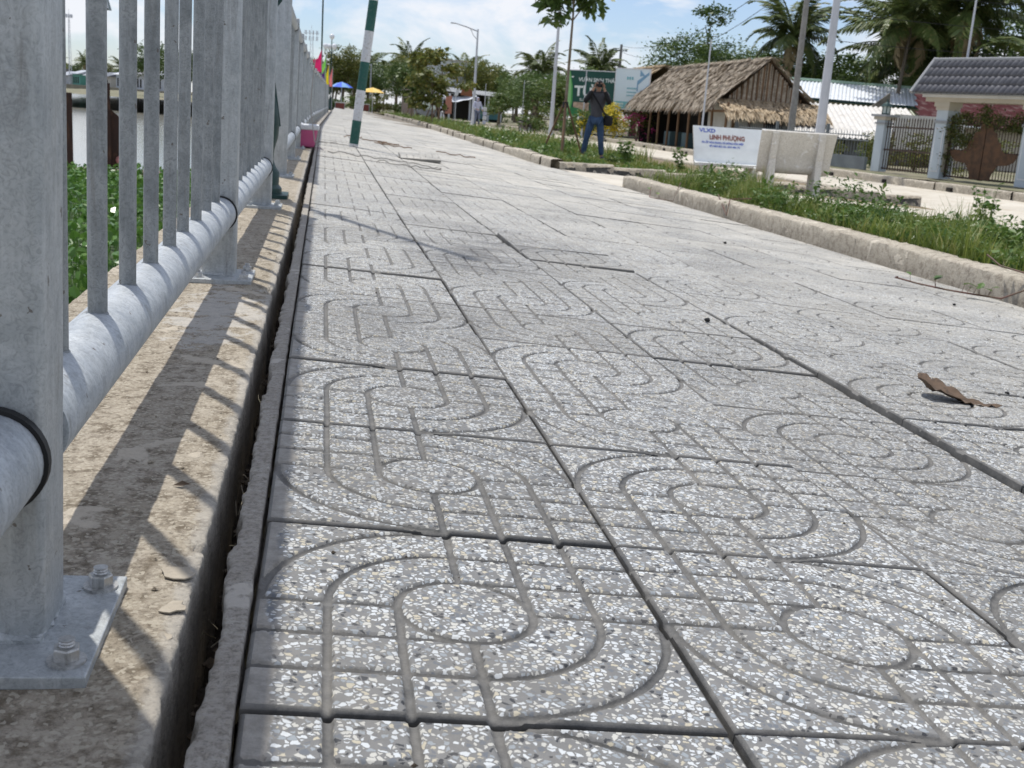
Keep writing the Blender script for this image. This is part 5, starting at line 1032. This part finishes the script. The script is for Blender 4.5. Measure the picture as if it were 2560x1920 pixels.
def hut(label, x0, x1, y0, y1, ze, zr, mat_, n, front_skirt=True, posts=True):
    e = empty('thatched_hut', ((x0+x1)/2, (y0+y1)/2, 0), 0, label, 'hut', 'thatched huts beside the road'); xm = (x0+x1)/2; e.location = (0, 0, 0)
    o_ = .55
    MB().slab((x0-.1, y0, ze-.02), (xm, y0, zr-.07), (xm, y1, zr-.07), .05).build('roof_base', THB, e); MB().slab((xm, y0, zr-.07), (x1+.1, y0, ze-.02), (x1+.1, y1, ze-.02), .05).build('roof_base', THB, e)
    thatch_slope('thatch', e, (xm, y0-.35, zr), (xm, y1, zr), (x0-.25, y1, ze), (x0-.25, y0-.35, ze), n, .55, .05, mat_, 5)
    thatch_slope('thatch', e, (xm, y0-.35, zr), (xm, y1, zr), (x1+.25, y1, ze), (x1+.25, y0-.35, ze), n//2, .55, .05, mat_, 6)
    g = np.random.default_rng(8); k = 500; P = np.stack([xm+g.normal(0, .12, k), g.uniform(y0-.4, y1, k), zr+.03+g.uniform(0, .06, k)], -1); U = np.stack([g.choice([-1, 1], k)*.4, g.normal(0, .1, k), -.22+0*P[:, 0]], -1); V, F = leaves(P, U, np.array([0, .05, 0])*g.uniform(.5, 1.4, (k, 1)), np.array([0, 0, .01])); link('ridge_thatch', npmesh('ridge_thatch', V, F, mat_), e, kind='stuff')
    if front_skirt:
        MB().poly([(x0+.35, y0+.12, ze-.1), (x1-.35, y0+.12, ze-.1), (xm, y0+.12, zr-.2)], (0, .05, 0)).build('gable_backing', THB, e)
        gb = empty('gable', parent=e)
        for i in range(44):
            x = x0+.45+(x1-x0-.9)*i/43; top = zr-.15-(zr-ze)*abs(x-xm)/(xm-x0); 
            if top-ze < .15: continue
            w = .07*rr.uniform(.7, 1.3); MB().add([(x-w/2, y0+.02+rr.uniform(0, .06), ze-.1), (x+w/2, y0+.05, ze-.1), (x+w/2+rr.uniform(-.05, .05), y0+.05, top), (x-w/2, y0+.02, top-.03)], [(0, 1, 2, 3)]).build('dry_leaf_strip', [THA, WOOD, THA][i % 3], gb)
        MB().slab((x0-.2, y0-1.15, ze-.47), (x1+.35, y0-1.15, ze-.47), (x1+.35, y0+.1, ze+.02), .04).build('skirt_roof', THB, e)
        thatch_slope('skirt_thatch', e, (x0-.2, y0+.1, ze+.06), (x1+.4, y0+.1, ze+.06), (x1+.4, y0-1.25, ze-.46), (x0-.2, y0-1.25, ze-.46), 1900, .45, .045, THL, 9, rows=5)
        thatch_slope('skirt_thatch', e, (x1+.3, y0-1.2, ze-.4), (x1+.3, y0+2, ze), (x1+.9, y0+2, ze-1.3), (x1+.7, y0-1.2, ze-1.5), 500, .6, .04, THB, 10, rows=5)
    if posts:
        gw_ = -.52
        MB().box(x0+.75, y0+.3, gw_, x1, y0+.36, ze-.1).build('front_wall', M('hut_wall', (.62, .61, .57), (.52, .51, .47), 1.5, .8), e); MB().box(x0+.70, y0+.3, gw_, x0+.76, y0+3.4, ze-.1).build('side_wall', bpy.data.materials['hut_wall'], e)
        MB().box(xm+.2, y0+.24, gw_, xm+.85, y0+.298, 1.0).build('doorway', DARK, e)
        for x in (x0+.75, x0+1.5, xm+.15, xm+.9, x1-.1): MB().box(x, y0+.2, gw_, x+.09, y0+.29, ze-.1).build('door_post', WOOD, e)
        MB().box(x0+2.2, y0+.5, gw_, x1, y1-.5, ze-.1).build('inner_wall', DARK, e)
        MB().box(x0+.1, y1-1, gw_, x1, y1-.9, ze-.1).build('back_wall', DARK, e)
        MB().box(x0, y0-.9, gw_+1.72, x0+.1, y1, gw_+1.82).build('eave_beam', WOOD, e)
        for i in range(8): y = y0-.8+(y1-y0)*i/8.3; MB().tube([(x0+.05, y, gw_), (x0+.05+rr.uniform(-.08, .08), y, ze-.1)], .06, 6).build('post', WOOD, e)
        for i in range(3): MB().box(x0+.5, y0+2.5+i*3, gw_, x0+1.2, y0+3.5+i*3, gw_+.7).build('table', M('hut_table', (.10, .16, .17), rough=.6) if 'hut_table' not in bpy.data.materials else bpy.data.materials['hut_table'], e, bevel=.03)
    return e
hut('large thatched hut with a ragged eave and a dry-leaf gable, behind the benches', 16.95, 21.1, 48.2, 62, 1.72, 3.62, THA, 5200)
hut('paler thatched hut behind the large one, right of the pale blue billboard', 18.6, 23.6, 71, 78, 2.2, 4.1, THL, 1600, False, False)
hut('small pale thatched hut seen behind the photographer and the green billboard', 17.2, 20.6, 74, 80, 1.3, 3.1, THL, 1500, False, False)
# ------------------------------------------------------------------ corrugated metal
TIN = M('zinc_roof', (.80, .83, .86), (.74, .78, .82), 1, .35, 0, c3=(.62, .63, .64), scale3=4); TIN2 = M('old_zinc_roof', (.66, .64, .60), (.58, .56, .52), .8, .6, 0, c3=(.48, .45, .40), scale3=2); MINT = M('pale_green_paint', (.38, .52, .40), rough=.6)
def corrug(name, parent, p, q, r, m, pitch=.17, amp=.022):   # p-q along the waves' cross direction, q-r along the flutes
    p, q, r = Vector(p), Vector(q), Vector(r); n = max(4, int((q-p).length/pitch))*6; d = r-q; nn = (q-p).cross(d).normalized(); V = []; F = []
    for i in range(n+1):
        o = p+(q-p)*i/n+nn*amp*math.sin(i/6*2*PI); V += [tuple(o), tuple(o+d)]
    for i in range(n): F.append((2*i, 2*i+2, 2*i+3, 2*i+1))
    return link(name, npmesh(name, V, F, m, True), parent)
CRW = M('cream_wall', (.46, .48, .36), (.40, .42, .33), 1, .8)
e = empty('metal_roofed_house', (0, 0, 0), 0, 'house under a shiny zinc roof with pale green ridge, right of the thatched hut', 'house')
corrug('roof', e, (25.2, 62.5, 3.44), (35.5, 62.5, 3.52), (33.6, 58.4, 2.36), TIN, .22, .03); 
MB().box(25.1, 62.4, 3.46, 35.6, 62.75, 3.60).build('ridge_cap', MINT, e); MB().slab((23.7, 58.35, 2.30), (33.6, 58.35, 2.22), (33.6, 58.45, 2.22), .14).build('fascia', DKG, e)
MB().box(24.6, 59.2, -.5, 34.5, 62.6, 2.4).build('wall', CRW, e)
MB().poly([(28.7, 57.6, 2.2), (29.75, 57.6, 2.2), (29.65, 57.6, 2.95)], (0, .08, 0)).build('gable_wall', M('gable_grey', (.13, .125, .11), (.24, .22, .18), 4, .9), e)

e = empty('low_shed', (0, 0, 0), 0, 'low shed with an old corrugated roof between the hut and the gate pillars', 'shed')
corrug('roof', e, (21.5, 52.5, 2.0), (28.0, 52.5, 2.05), (25.6, 45, .52), TIN2, .26, .035); MB().poly([(25.7, 45.2, .5), (28.1, 52.4, 2.0), (28.1, 52.4, -.5), (25.7, 45.2, -.5)], (.08, 0, 0)).build('side_wall', CRW, e); MB().box(19.4, 46, -.5, 25.6, 46.1, .62).build('wall', M('shed_wall', (.20, .21, .21), (.15, .155, .155), 2, .9), e)
MB().box(21.2, 45.9, -.2, 21.9, 45.99, .45).build('window', DARK, e)
e = empty('red_roofed_house', (0, 0, 0), 0, 'house with a dark red tiled roof seen beneath the gate roof', 'house')
RED = M('red_tiles', (.060, .020, .022), (.085, .032, .034), 2.2, .95, c3=(.14, .10, .095), scale3=3, spec=.05)
RT = MB().box(-.26, -.36, 0, .26, .36, .03).mesh('roof_tile', RED)
for i in range(14):
    for j in range(5): link('roof_tile', RT, e, (25.9+i*.53+j*.30, 46.9+j*.66, 1.42+j*.27), (math.radians(22), 0, 0))
MB().box(25.8, 47.4, -.5, 34, 51, 1.4).build('wall', CREAM, e)
MB().slab((25.6, 46.6, 1.34), (33.4, 46.6, 1.34), (34.9, 50.2, 2.7), .04).build('roof_base', RED, e)
MB().box(24.5, 44, 1.25, 27.2, 46, 1.31).build('awning', TIN, e)
# ------------------------------------------------------------------ gate
gp = [(18.12, 35.3), (18.30, 31.85), (19.30, 28.95)]
gd = Vector((1.0, -2.9, 0)).normalized(); gn = Vector((-gd.y, gd.x, 0))*-1; ga = math.atan2(gd.y, gd.x)      # gn points to the road
if gn.x > 0: gn = -gn
gate = empty('gatehouse', (18.3, 31.85, -.5), ga, 'house gate under a small roof of dark grey tiles with grey-blue pillars', 'gate')
# local frame: x towards the camera-right pillar, y = away from / towards the road
s_ = 1 if (Matrix.Rotation(ga, 3, 'Z') @ Vector((0, 1, 0))).dot(gn) > 0 else -1
def gb(name, m, x0, y0, z0, x1, y1, z1, parent=None, bevel=0): return MB().box(min(x0, x1), min(y0*s_, y1*s_), z0, max(x0, x1), max(y0*s_, y1*s_), z1).build(name, m, parent or gate, bevel=bevel)
GPIL = GREYP
for px in (0, 3.07):
    p_ = gb('pillar', GPIL, px-.21, -.21, 0, px+.21, .21, 2.1, bevel=.01)
    gb('pillar_band', TRIM, px-.24, -.24, 1.62, px+.24, .24, 1.70, p_); gb('pillar_cap', CREAM, px-.28, -.28, 2.1, px+.28, .28, 2.24, p_); gb('pillar_neck', CREAM, px-.24, -.24, 2.0, px+.24, .24, 2.10, p_)
    for (a0, a1, fy) in ((-.15, .15, .214),): gb('panel_moulding', WHT, px-.15, .2115, .2, px+.15, .222, 1.5, p_); gb('panel_field', GPIL, px-.12, .2225, .24, px+.12, .226, 1.46, p_)
    q = MB().box(px+.2115, -.15, .2, px+.222, .15, 1.5); q.build('panel_moulding', CREAM, p_); MB().box(px+.2225, -.12, .24, px+.226, .12, 1.46).build('panel_field', CREAM, p_)  # cream panels put the shaded tone of this face into the colour
gb('beam', CREAM, -.62, -.30, 2.241, 4.4, .30, 2.36); gb('beam', WHT, -.66, -.42, 2.361, 4.45, .42, 2.44)
GT = M('grey_roof_tiles', (.085, .085, .095), (.12, .12, .13), 3, .42, spec=.5, rnd=.2)
def gt_mesh():
    n = 9; V = []; F = []; L0 = .335
    for j, (yy, zz) in enumerate(((0, 0), (L0, 0))):
        for i in range(n): u = i/(n-1); V.append(((u-.5)*.2, yy, .045*math.sin(u*PI)**1.0+(.03 if j == 0 else 0)))
    for i in range(n-1): F.append((i, i+1, n+i+1, n+i))
    b0 = len(V)
    for i in range(n): V.append((V[i][0], 0, V[i][2]-.03))
    for i in range(n-1): F.append((b0+i, b0+i+1, i+1, i))
    return npmesh('roof_tile', V, F, GT, True)
GTM = gt_mesh(); run, rise = .80, 1.02; sl = math.atan2(rise, run); Ls = math.hypot(run, rise)
for side in (1, -1):
    for j in range(4):
        for i in range(27):
            t0 = j*.325/Ls
            x = -.72+i*.2+.1; yy = (run*(1-t0))*side*s_; zz = 2.45+rise*t0
            if side == -1 and j > 3: continue
            link('roof_tile', GTM, gate, (x, yy, zz), (sl*(1), 0, PI if side*s_ > 0 else 0) if True else None)
gb('roof_board', TRIM, -.74, -.80, 2.441, 4.7, .80, 2.455); 
MB().poly([(-.70, -.74*s_, 2.456), (-.70, .74*s_, 2.456), (-.70, 0, 3.38)], (5.4, 0, 0)).build('roof_core', TRIM, gate)
gb('ridge', TRIM, -.78, -.09, 3.42, 4.75, .09, 3.52, bevel=.03)
for sd_ in (1, -1): MB().tube([(-.74, .84*sd_, 2.47), (-.74, 0, 3.5)], .06, 8).build('verge_tile', TRIM, gate, smooth=True)
COP = M('bronze_iron', (.13, .065, .03), (.07, .038, .02), 6, .6, .1, bump=.5, bscale=25); BRN = M('brown_iron', (.055, .03, .018), (.04, .022, .014), 5, .6)
for (x0, x1, hs) in ((.23, 1.52, 1), (1.55, 2.84, 0)):
    lf_ = empty('gate_leaf', parent=gate)
    for x in (x0, x1-.05): gb('stile', BRN, x, -.02, .06, x+.05, .03, 1.85, lf_)
    for z in (.08, .85, 1.62): gb('crossbar', BRN, x0, -.015, z, x1, .025, z+.05, lf_)
    for k in range(12): x = x0+.1+k*.1; gb('bar', BRN, x, -.005, .1, x+.018, .012, 1.78+.10*math.sin(k/11*PI), lf_)
    sx = (lambda t: x1-t) if hs else (lambda t: x0+t)
    pl = [(0, .10), (.30, .08), (.38, .30), (.52, .52), (.85, .56), (1.02, .66), (1.10, .84), (.92, .90), (.70, .86), (.56, .98), (.52, 1.14), (.40, 1.22), (.36, 1.40), (.22, 1.48), (.14, 1.70), (0, 1.62)]
    MB().poly([(sx(a*1.05), .05*s_, z) for a, z in pl], (0, .012, 0)).build('ornament', COP, lf_)
VG = leafmat('vine_leaves', (.05, .085, .02), (.10, .12, .03), (.22, .17, .05), .5, .25, 3)
e = empty('climbing_vine', (18.8, 30.4, -.5), ga, 'climbing vine spilling over the brown gate between the pillars', 'vine'); bl = [(-1.25, 0, 1.25, .25, .2, .45), (-.9, 0, 1.75, .5, .2, .22), (-.2, 0, 1.75, .35, .2, .2), (.5, 0, 1.72, .5, .2, .22), (1.1, 0, 1.65, .4, .2, .3), (-1.3, 0, .7, .2, .15, .5), (-.05, 0, 2.02, .22, .15, .25), (-.7, 0, 1.2, .4, .1, .3)]
link('foliage', crown_mesh('foliage', VG, bl, 130, 40, .11, .085, 55), e); MB().tube([(-1.4, .1, 0), (-1.25, .1, .8), (-.8, .1, 1.5)], .02, 5).tube([(1.4, .1, 0), (1.2, .1, 1.5), (.3, .1, 1.75)], .02, 5).build('stem', BARK, e)
# left pillar with lantern, side gate
e = empty('gate_pillar', (gp[0][0], gp[0][1], -.5), ga, 'grey-blue pillar with a stepped cap, left of the side gate', 'pillar'); MB().box(-.18, -.18, 0, .18, .18, 1.66).build('shaft', GPIL, e, bevel=.01); MB().box(-.22, -.22, 1.52, .22, .22, 1.58).build('band', TRIM, e); MB().box(-.25, -.25, 1.66, .25, .25, 1.76).build('cap', CREAM, e); MB().box(-.32, -.32, 1.761, .32, .32, 1.83).build('cap', TRIM, e)
e = empty('lantern', (gp[0][0], gp[0][1], 1.331), ga, 'small dark lantern on top of the left gate pillar', 'lantern'); MB().box(-.10, -.10, 0, .10, .10, .04).build('base', DKG, e); MB().box(-.08, -.08, .04, .08, .08, .26).build('glass', M('lantern_glass', (.45, .5, .45), rough=.2), e)
for a in (-1, 1):
    for b_ in (-1, 1): MB().box(a*.085-.012, b_*.085-.012, .04, a*.085+.012, b_*.085+.012, .26).build('corner_bar', DKG, e)
MB().lathe([(.20, .26), (.12, .34), (.03, .40), (.01, .50)], n=4).build('lid', DKG, e)
a_, b_ = Vector((*gp[0], -.5)), Vector((*gp[1], -.5)); d = b_-a_; e = empty('side_gate', tuple(a_), math.atan2(d.y, d.x), 'narrow brown barred gate between the left pillar and the roofed gate', 'gate'); L_ = d.length
for k in range(20): x = .24+k*(L_-.5)/19; MB().tube([(x, 0, .08), (x, 0, 1.66)], .016, 6).build('bar', BRN, e); MB().lathe([(.018, 1.66), (.024, 1.69), (.002, 1.76)], (x, 0, 0), 6).build('spear_tip', BRN, e)
for z in (.1, .70, 1.42): MB().box(.2, -.02, z, L_-.22, .02, z+.05).build('crossbar', BRN, e)
corrug_o = empty('corrugated_fence', (0, 0, 0), 0, 'white corrugated sheet fence seen through the bars of the side gate', 'fence'); corrug('sheet', corrug_o, (21.4, 41, 1.50), (25.2, 42.4, 1.55), (25.2, 42.4, .25), TIN2, .25, .04)
for (x, y, s, lb) in ((19.9, 38.2, .62, 'brownish shrub behind the side gate'), (21.2, 38.6, .6, 'green-brown shrub further behind the side gate'), (20.6, 33.5, .7, 'dense shrub behind the left leaf of the big gate'), (21.6, 31.0, .75, 'dense shrub behind the right leaf of the big gate')):
    bush('green_bush', x, y, -.5, 1.1, 1.25, [(TRE3, 1.1)], lb, 1400, .12, int(x*10))
# low garden wall with spiked fence
e = empty('garden_fence', (0, 0, 0), 0, 'grey garden fence with small spikes left of the gate pillars', 'fence'); A, B = Vector((17.95, 35.9, -.5)), Vector((17.3, 47.0, -.5)); d = (B-A).normalized(); nn = Vector((-d.y, d.x, 0))*.05
GW = M('fence_grey', (.16, .18, .19), (.12, .135, .145), 2, .8)
e2 = MB().poly([A+nn, A-nn, A-nn+Vector((0, 0, .42)), A+nn+Vector((0, 0, .42))], B-A).build('low_wall', GW, e)
for z in (.95, 1.12): MB().tube([A+Vector((0, 0, z)), B+Vector((0, 0, z))], .02, 6).build('rail', GW, e)
for k in range(54): p = A+d*(.1+k*.2); MB().tube([p+Vector((0, 0, .4)), p+Vector((0, 0, 1.2)), p+Vector((0, 0, 1.3))], [.011, .011, .002], 4).build('spike_bar', GW, e)
for k in (2.9, 7.0, 10.9): p = A+d*k; MB().box(p.x-.05, p.y-.05, -.5, p.x+.05, p.y+.05, .95).build('post', GW, e)
# ------------------------------------------------------------------ buildings at the far bend
BW = M('white_wall', (.62, .64, .62), (.55, .57, .56), .5, .8); GRYA = M('grey_awning', (.22, .23, .24), (.28, .29, .30), 1, .8)
e = empty('white_building', (12.2, 121, -.45), 0, 'plain white two-storey building among the far palms', 'building'); MB().box(-2.2, -2, 0, 2.15, 3, 5.75).build('wall', BW, e); MB().box(-2.3, -2.1, 5.75, 2.25, 3.1, 5.85).build('parapet', CREAM, e)
MB().slab((-2.3, -6.5, 1.75), (2.2, -6.5, 1.9), (2.1, -2.05, 3.25), .06).build('awning', GRYA, e); MB().box(-2.1, -5.6, 0, 2.0, -2.1, 1.75).build('ground_floor', DARK, e); MB().box(-4.2, -2.4, 0, -2.3, 1, 2.6).build('wing', M('pink_wall', (.42, .33, .28), (.36, .28, .24), .8, .8), e); MB().box(-3.4, -2.46, 1.2, -2.8, -2.405, 2.1).build('window', DARK, e)
for i in range(2): MB().box(-1.9+i*.5, -2.03, 3.6, -1.6+i*.5, -2.005, 4.6).build('window', GRYA, e)
e = empty('shop_shelter', (12.6, 105.5, -.5), 0, 'dark open shelter behind the drooping white tarpaulin', 'shelter'); MB().box(-1.6, 1.6, 0, 3.6, 1.7, 2.6).build('back_wall', DARK, e); MB().slab((-1.2, -.3, 2.5), (4.4, -.3, 2.3), (4.4, 2, 2.7), .05).build('roof', GRYA, e)
for x in (-1.4, .5, 2.2, 3.4): MB().box(x, -.2, 0, x+.16, -.04, 2.4).build('post', STW, e)
MB().box(1.6, 1.3, .3, 3.5, 1.55, 1.5).build('counter', M('teal_board', (.10, .25, .27), rough=.6), e)
TARP = M('white_tarpaulin', (.62, .66, .72), (.56, .60, .66), 1, .6); V = []; F = []
for i in range(13):
    for j in range(5): u, v = i/12, j/4; V.append((10.85+2.85*u, 104.6+v*1.0+.25*u, 1.12+.62*u-.16*math.sin(u*PI)+.5*v*(1-.3*u)+.04*math.sin(u*14+v*3)))
for i in range(12):
    for j in range(4): k = i*5+j; F.append((k, k+5, k+6, k+1))
tag(link('tarpaulin', npmesh('tarpaulin', V, F, TARP, True)), 'drooping white tarpaulin left of the hooded person', 'tarpaulin')
e = empty('sign_board', (11.3, 104, -.5), 0, 'slanted white shop sign above the drooping tarpaulin', 'sign'); MB().poly([(.2, 0, 2.2), (.55, 0, 2.2), (.85, 0, 3.3), (.55, 0, 3.3)], (0, .1, 0)).build('panel', WHT, e, bevel=.02); MB().poly([(.85, .3, 2.3), (1.9, .3, 2.2), (1.9, .3, 3.0), (1.0, .3, 3.2)], (0, .1, 0)).build('brown_panel', M('brown_board', (.25, .10, .05), rough=.7), e); MB().tube([(.4, .05, 0), (.4, .05, 2.3)], .04, 6).build('post', STW, e)
e = empty('food_cart', (8.6, 100, -.55), 0, 'pale food cart with a rounded white cabinet behind the yellowish street tree', 'cart'); MB().box(-1.0, -.5, .85, 1.0, .5, 2.0).build('cabinet', M('pale_green_white', (.58, .66, .60), rough=.5), e, bevel=.12); MB().box(-.9, -.45, .3, .9, .45, .85).build('base', GRYA, e); [MB().tube([(x, -.52, .28), (x, -.46, .28)], .26, 12).build('wheel', BLK, e) for x in (-.6, .6)]
e = empty('hanging_clothes', (10.0, 98, -.5), 0, 'pale blue and reddish garments hanging beside the food cart', 'clothes rack'); MB().tube([(-.6, 0, 2.3), (.9, 0, 2.3)], .02, 5).tube([(-.6, 0, 0), (-.6, 0, 2.3)], .02, 5).tube([(.9, 0, 0), (.9, 0, 2.3)], .02, 5).build('rack', ZB, e); MB().box(-.5, -.04, 1.0, -.05, .04, 2.2).build('garment', JK, e, bevel=.03); MB().box(.15, -.04, .6, .7, .04, 2.1).build('garment', M('reddish_cloth', (.40, .18, .13), rough=.8), e, bevel=.03)
e = empty('green_parasol', (7.35, 90, -.5), 0, 'half-closed green parasol on a pole among the yellowish leaves', 'umbrella'); MB().tube([(0, 0, 0), (0, 0, 3.35)], .03, 6).build('pole', ZB, e); MB().lathe([(.50, 3.0), (.35, 3.2), (.05, 3.4)], n=8).build('cloth', M('green_cloth', (.04, .38, .25), rough=.7), e)
# ------------------------------------------------------------------ river side things
RUST = M('rusty_steel', (.055, .028, .020), (.035, .02, .016), 3, .85, c3=(.10, .05, .03), scale3=8, stretch=(1, 1, .4))
def pile(x, y, w, top, label):
    e = empty('steel_pile', (x, y, -1.9), .3, label, 'pile', 'rusty steel piles in the river'); MB().box(-w/2, -w/2, 0, w/2, -w/2+.03, top+1.9).box(-w/2, w/2-.03, 0, w/2, w/2, top+1.9).box(-.02, -w/2+.03, 0, .02, w/2-.03, top+1.9).build('beam', RUST, e); return e
pile(-5.95, 28.6, .14, .32, 'narrow rusty steel pile on the left, seen between the first railing bars'); p2 = pile(-5.25, 29.0, .30, .60, 'wide rusty steel pile that carries the banded river mark')
MB().poly([(.16, -.02, .4), (.42, -.02, .6), (.40, -.02, 1.7), (.16, -.02, 1.9)], (0, .06, 0)).build('bracket_plate', RUST, p2)
e = empty('river_mark', (-5.3, 29.05, .60), 0, 'green and white banded river mark with a dark green pyramid on top', 'river mark')
for k in range(7): MB().tube([(0, 0, k*.24), (0, 0, (k+1)*.24)], .035, 10).build('band', [PWH, PG][k % 2], e, smooth=True)
MB().lathe([(.34, 1.68), (.02, 2.6)], n=4).build('pyramid_topmark', DKG, e); MB().tube([(.24, -.24, 1.70), (.0, -.03, 2.6)], .018, 5).build('edge_strip', WHT, e)
e = empty('pontoon', (-5.6, 29.3, -1.7), .18, 'worn pinkish floating pontoon with wooden edge beyond the water hyacinth', 'pontoon'); MB().box(-3, -.3, .05, 2.6, .5, .22).build('deck', M('pink_deck', (.20, .13, .11), (.15, .10, .085), 4, .8), e); MB().box(-3, -.36, .0, 2.6, -.305, .16).build('fender_beam', THB, e)
def ring(R, r, c, rx, name, m, parent, lab=None): return MB().tube([(R*math.cos(a), 0, R*math.sin(a)) for a in np.linspace(0, 2*PI, 17)], r, 8, False).build(name, m, parent, c, rx, smooth=True)
for (x, z, rx, lb) in ((-6.65, -.98, (.2, 0, .3), 'old tyre leaning on the pontoon beside the rusty pile'), (-6.6, -1.55, (.5, 0, .3), 'old tyre hanging at the pontoon edge in the weeds')):
    t_ = ring(.24, .085, (x, 28.75, z), rx, 'tyre', BLK, None); tag(t_, lb, 'tyre', 'old tyres on the pontoon')
tag(MB().lathe([(.02, -.14), (.12, -.08), (.15, 0), (.12, .08), (.02, .14)], n=10).build('float_buoy', M('pink_float', (.55, .25, .22), rough=.6), None, (-4.85, 29.1, -1.22), smooth=True), 'pink float lying on the pontoon', 'float')
e = empty('small_boat', (-6.9, 28.9, -1.28), .2, 'small pale pink boat part resting on the pontoon at the left', 'boat'); MB().poly([(-.8, 0, 0), (.35, 0, 0), (.55, 0, .28), (-.8, 0, .28)], (0, .5, 0)).build('hull', M('pale_pink', (.55, .42, .38), (.45, .33, .3), 4, .7), e, bevel=.02)
tag(MB().tube([(-5.4, 29.2, -1.6), (-5.38, 28.95, -.55)], [.09, .06], 8).build('wooden_stake', WOOD), 'leaning wooden stake in front of the wide rusty pile', 'stake')
# far bank
A = Vector((-150, 536, -1.7)); D = Vector((.43, -.90, 0)).normalized(); NV = Vector((-.90, -.43, 0))
def fb(u, w, z=0): p = A+D*u-NV*w; return (p.x, p.y, z)
bankang = math.atan2(D.y, D.x)
tag(MB().poly([fb(-60, 0, -1.8), fb(-60, 0, -.2), fb(-60, 60, -.1), fb(-60, 60, -1.8)], D*420).build('far_bank', M('bank_mud', (.20, .18, .13), (.14, .13, .09), .2, .9)), kind='structure')
hc = [((.50, .52, .55), (.16, .15, .15)), ((.42, .44, .46), (.35, .37, .4)), ((.10, .30, .24), (.42, .45, .48)), ((.38, .25, .24), (.40, .42, .44)), ((.45, .43, .38), (.12, .13, .15)), ((.40, .45, .50), (.55, .57, .6))]
nm = ['grey house with a flat porch', 'low silver-roofed shed', 'house with a green front', 'house with a pinkish wall', 'beige house with a dark roof', 'pale blue house with a white roof']
wl = ['at the left end of the row across the river', 'near the palm across the river', 'seen just left of the banded river mark', 'seen just right of the banded river mark', 'in the middle of the row across the river', 'toward the right end of the row across the river']
for i in range(14):
    u = 20+i*16.5; (c1, c2) = hc[i % 6]; e = empty('riverside_house', fb(u, 3, -.3), bankang, f'{nm[i % 6]} in the {["left", "middle", "right"][i//6]} third of the far bank', 'house', 'houses on the far bank'); h = rr.uniform(3, 4.4); w = rr.uniform(9, 14)
    wm = bpy.data.materials.get(f'fb_wall{i % 6}') or M(f'fb_wall{i % 6}', c1, rough=.8); rm = bpy.data.materials.get(f'fb_roof{i % 6}') or M(f'fb_roof{i % 6}', c2, rough=.5)
    MB().box(0, 0, -1.4, w, 6, h).build('wall', wm, e); MB().poly([(-.5, -1.2, h-.1), (-.5, 3, h+1.3), (-.5, 7, h)], (w+1, 0, 0)).build('roof', rm, e); [MB().box(1+k*2.6, -.04, .6, 2.4+k*2.6, -.005, h-1).build('window', DARK, e) for k in range(3)]; MB().box(0, -1.3, -1.5, w, -1.2, -.1).build('deck_edge', THB, e)
for i in range(9): p_ = fb(15+i*27+rr.uniform(-6, 6), 14+rr.uniform(0, 10), -.3); palm(p_[0], p_[1], -.3, rr.uniform(6.5, 8.8), rr.uniform(2.2, 2.7), ['leftmost palm', 'second palm from the left', 'third palm from the left', 'fourth palm from the left', 'middle palm', 'fourth palm from the right', 'third palm from the right', 'second palm from the right', 'rightmost palm'][i]+' across the river', 'palms on the far bank', 13, coco=False)
for i in range(24): p_ = fb(5+i*10.5+rr.uniform(-3, 3), 20+rr.uniform(0, 16), -.3); tree(rr.choice((0, 1, 0, 3)), p_[0], p_[1], -.3, rr.uniform(2.3, 3.3), 'dark tree in the belt of trees across the river', 'trees on the far bank', sz=rr.uniform(1.7, 2.5))
def mast(x, y, z, h, label, r=.5, top=True):
    e = empty('radio_mast', (x, y, z), 0, label, 'mast', 'radio masts on the skyline'); m_ = MB()
    for k in range(3):
        a = k*2.094; m_.tube([(r*math.cos(a), r*math.sin(a), 0), (r*.35*math.cos(a), r*.35*math.sin(a), h)], .07, 4)
    n_ = int(h/1.6)
    for j in range(n_):
        q = r*(1-.65*j/n_)
        for k in range(3): a, b_ = k*2.094, (k+1)*2.094; m_.tube([(q*math.cos(a), q*math.sin(a), j*1.6), (q*math.cos(b_), q*math.sin(b_), (j+1)*1.6)], .04, 3)
    m_.build('lattice', STW, e)
    if top:
        f = MB()
        for z0 in ((.98, .90) if top == 2 else (.97,)):
            for k in range(10): a = k*.628; f.box(r*1.7*math.cos(a)-.10, r*1.7*math.sin(a)-.10, h*z0-.6, r*1.7*math.cos(a)+.10, r*1.7*math.sin(a)+.10, h*z0+.5)
        f.tube([(-r*2.2, 0, h*.97), (r*2.2, 0, h*.97)], .06, 4).tube([(0, -r*2.2, h*.97), (0, r*2.2, h*.97)], .06, 4).tube([(0, 0, h), (0, 0, h+1.5)], .05, 4)
        f.build('antennas', STW, e)
    return e
mast(-4.0, 325, -.5, 19, 'radio mast with a ring of panel antennas above the railing end', 1.0, 2); p_ = Vector((-82, 400, 0)); mast(-82.5, 400, -.5, 22.5, 'thin radio mast across the river at the left', .6, True)
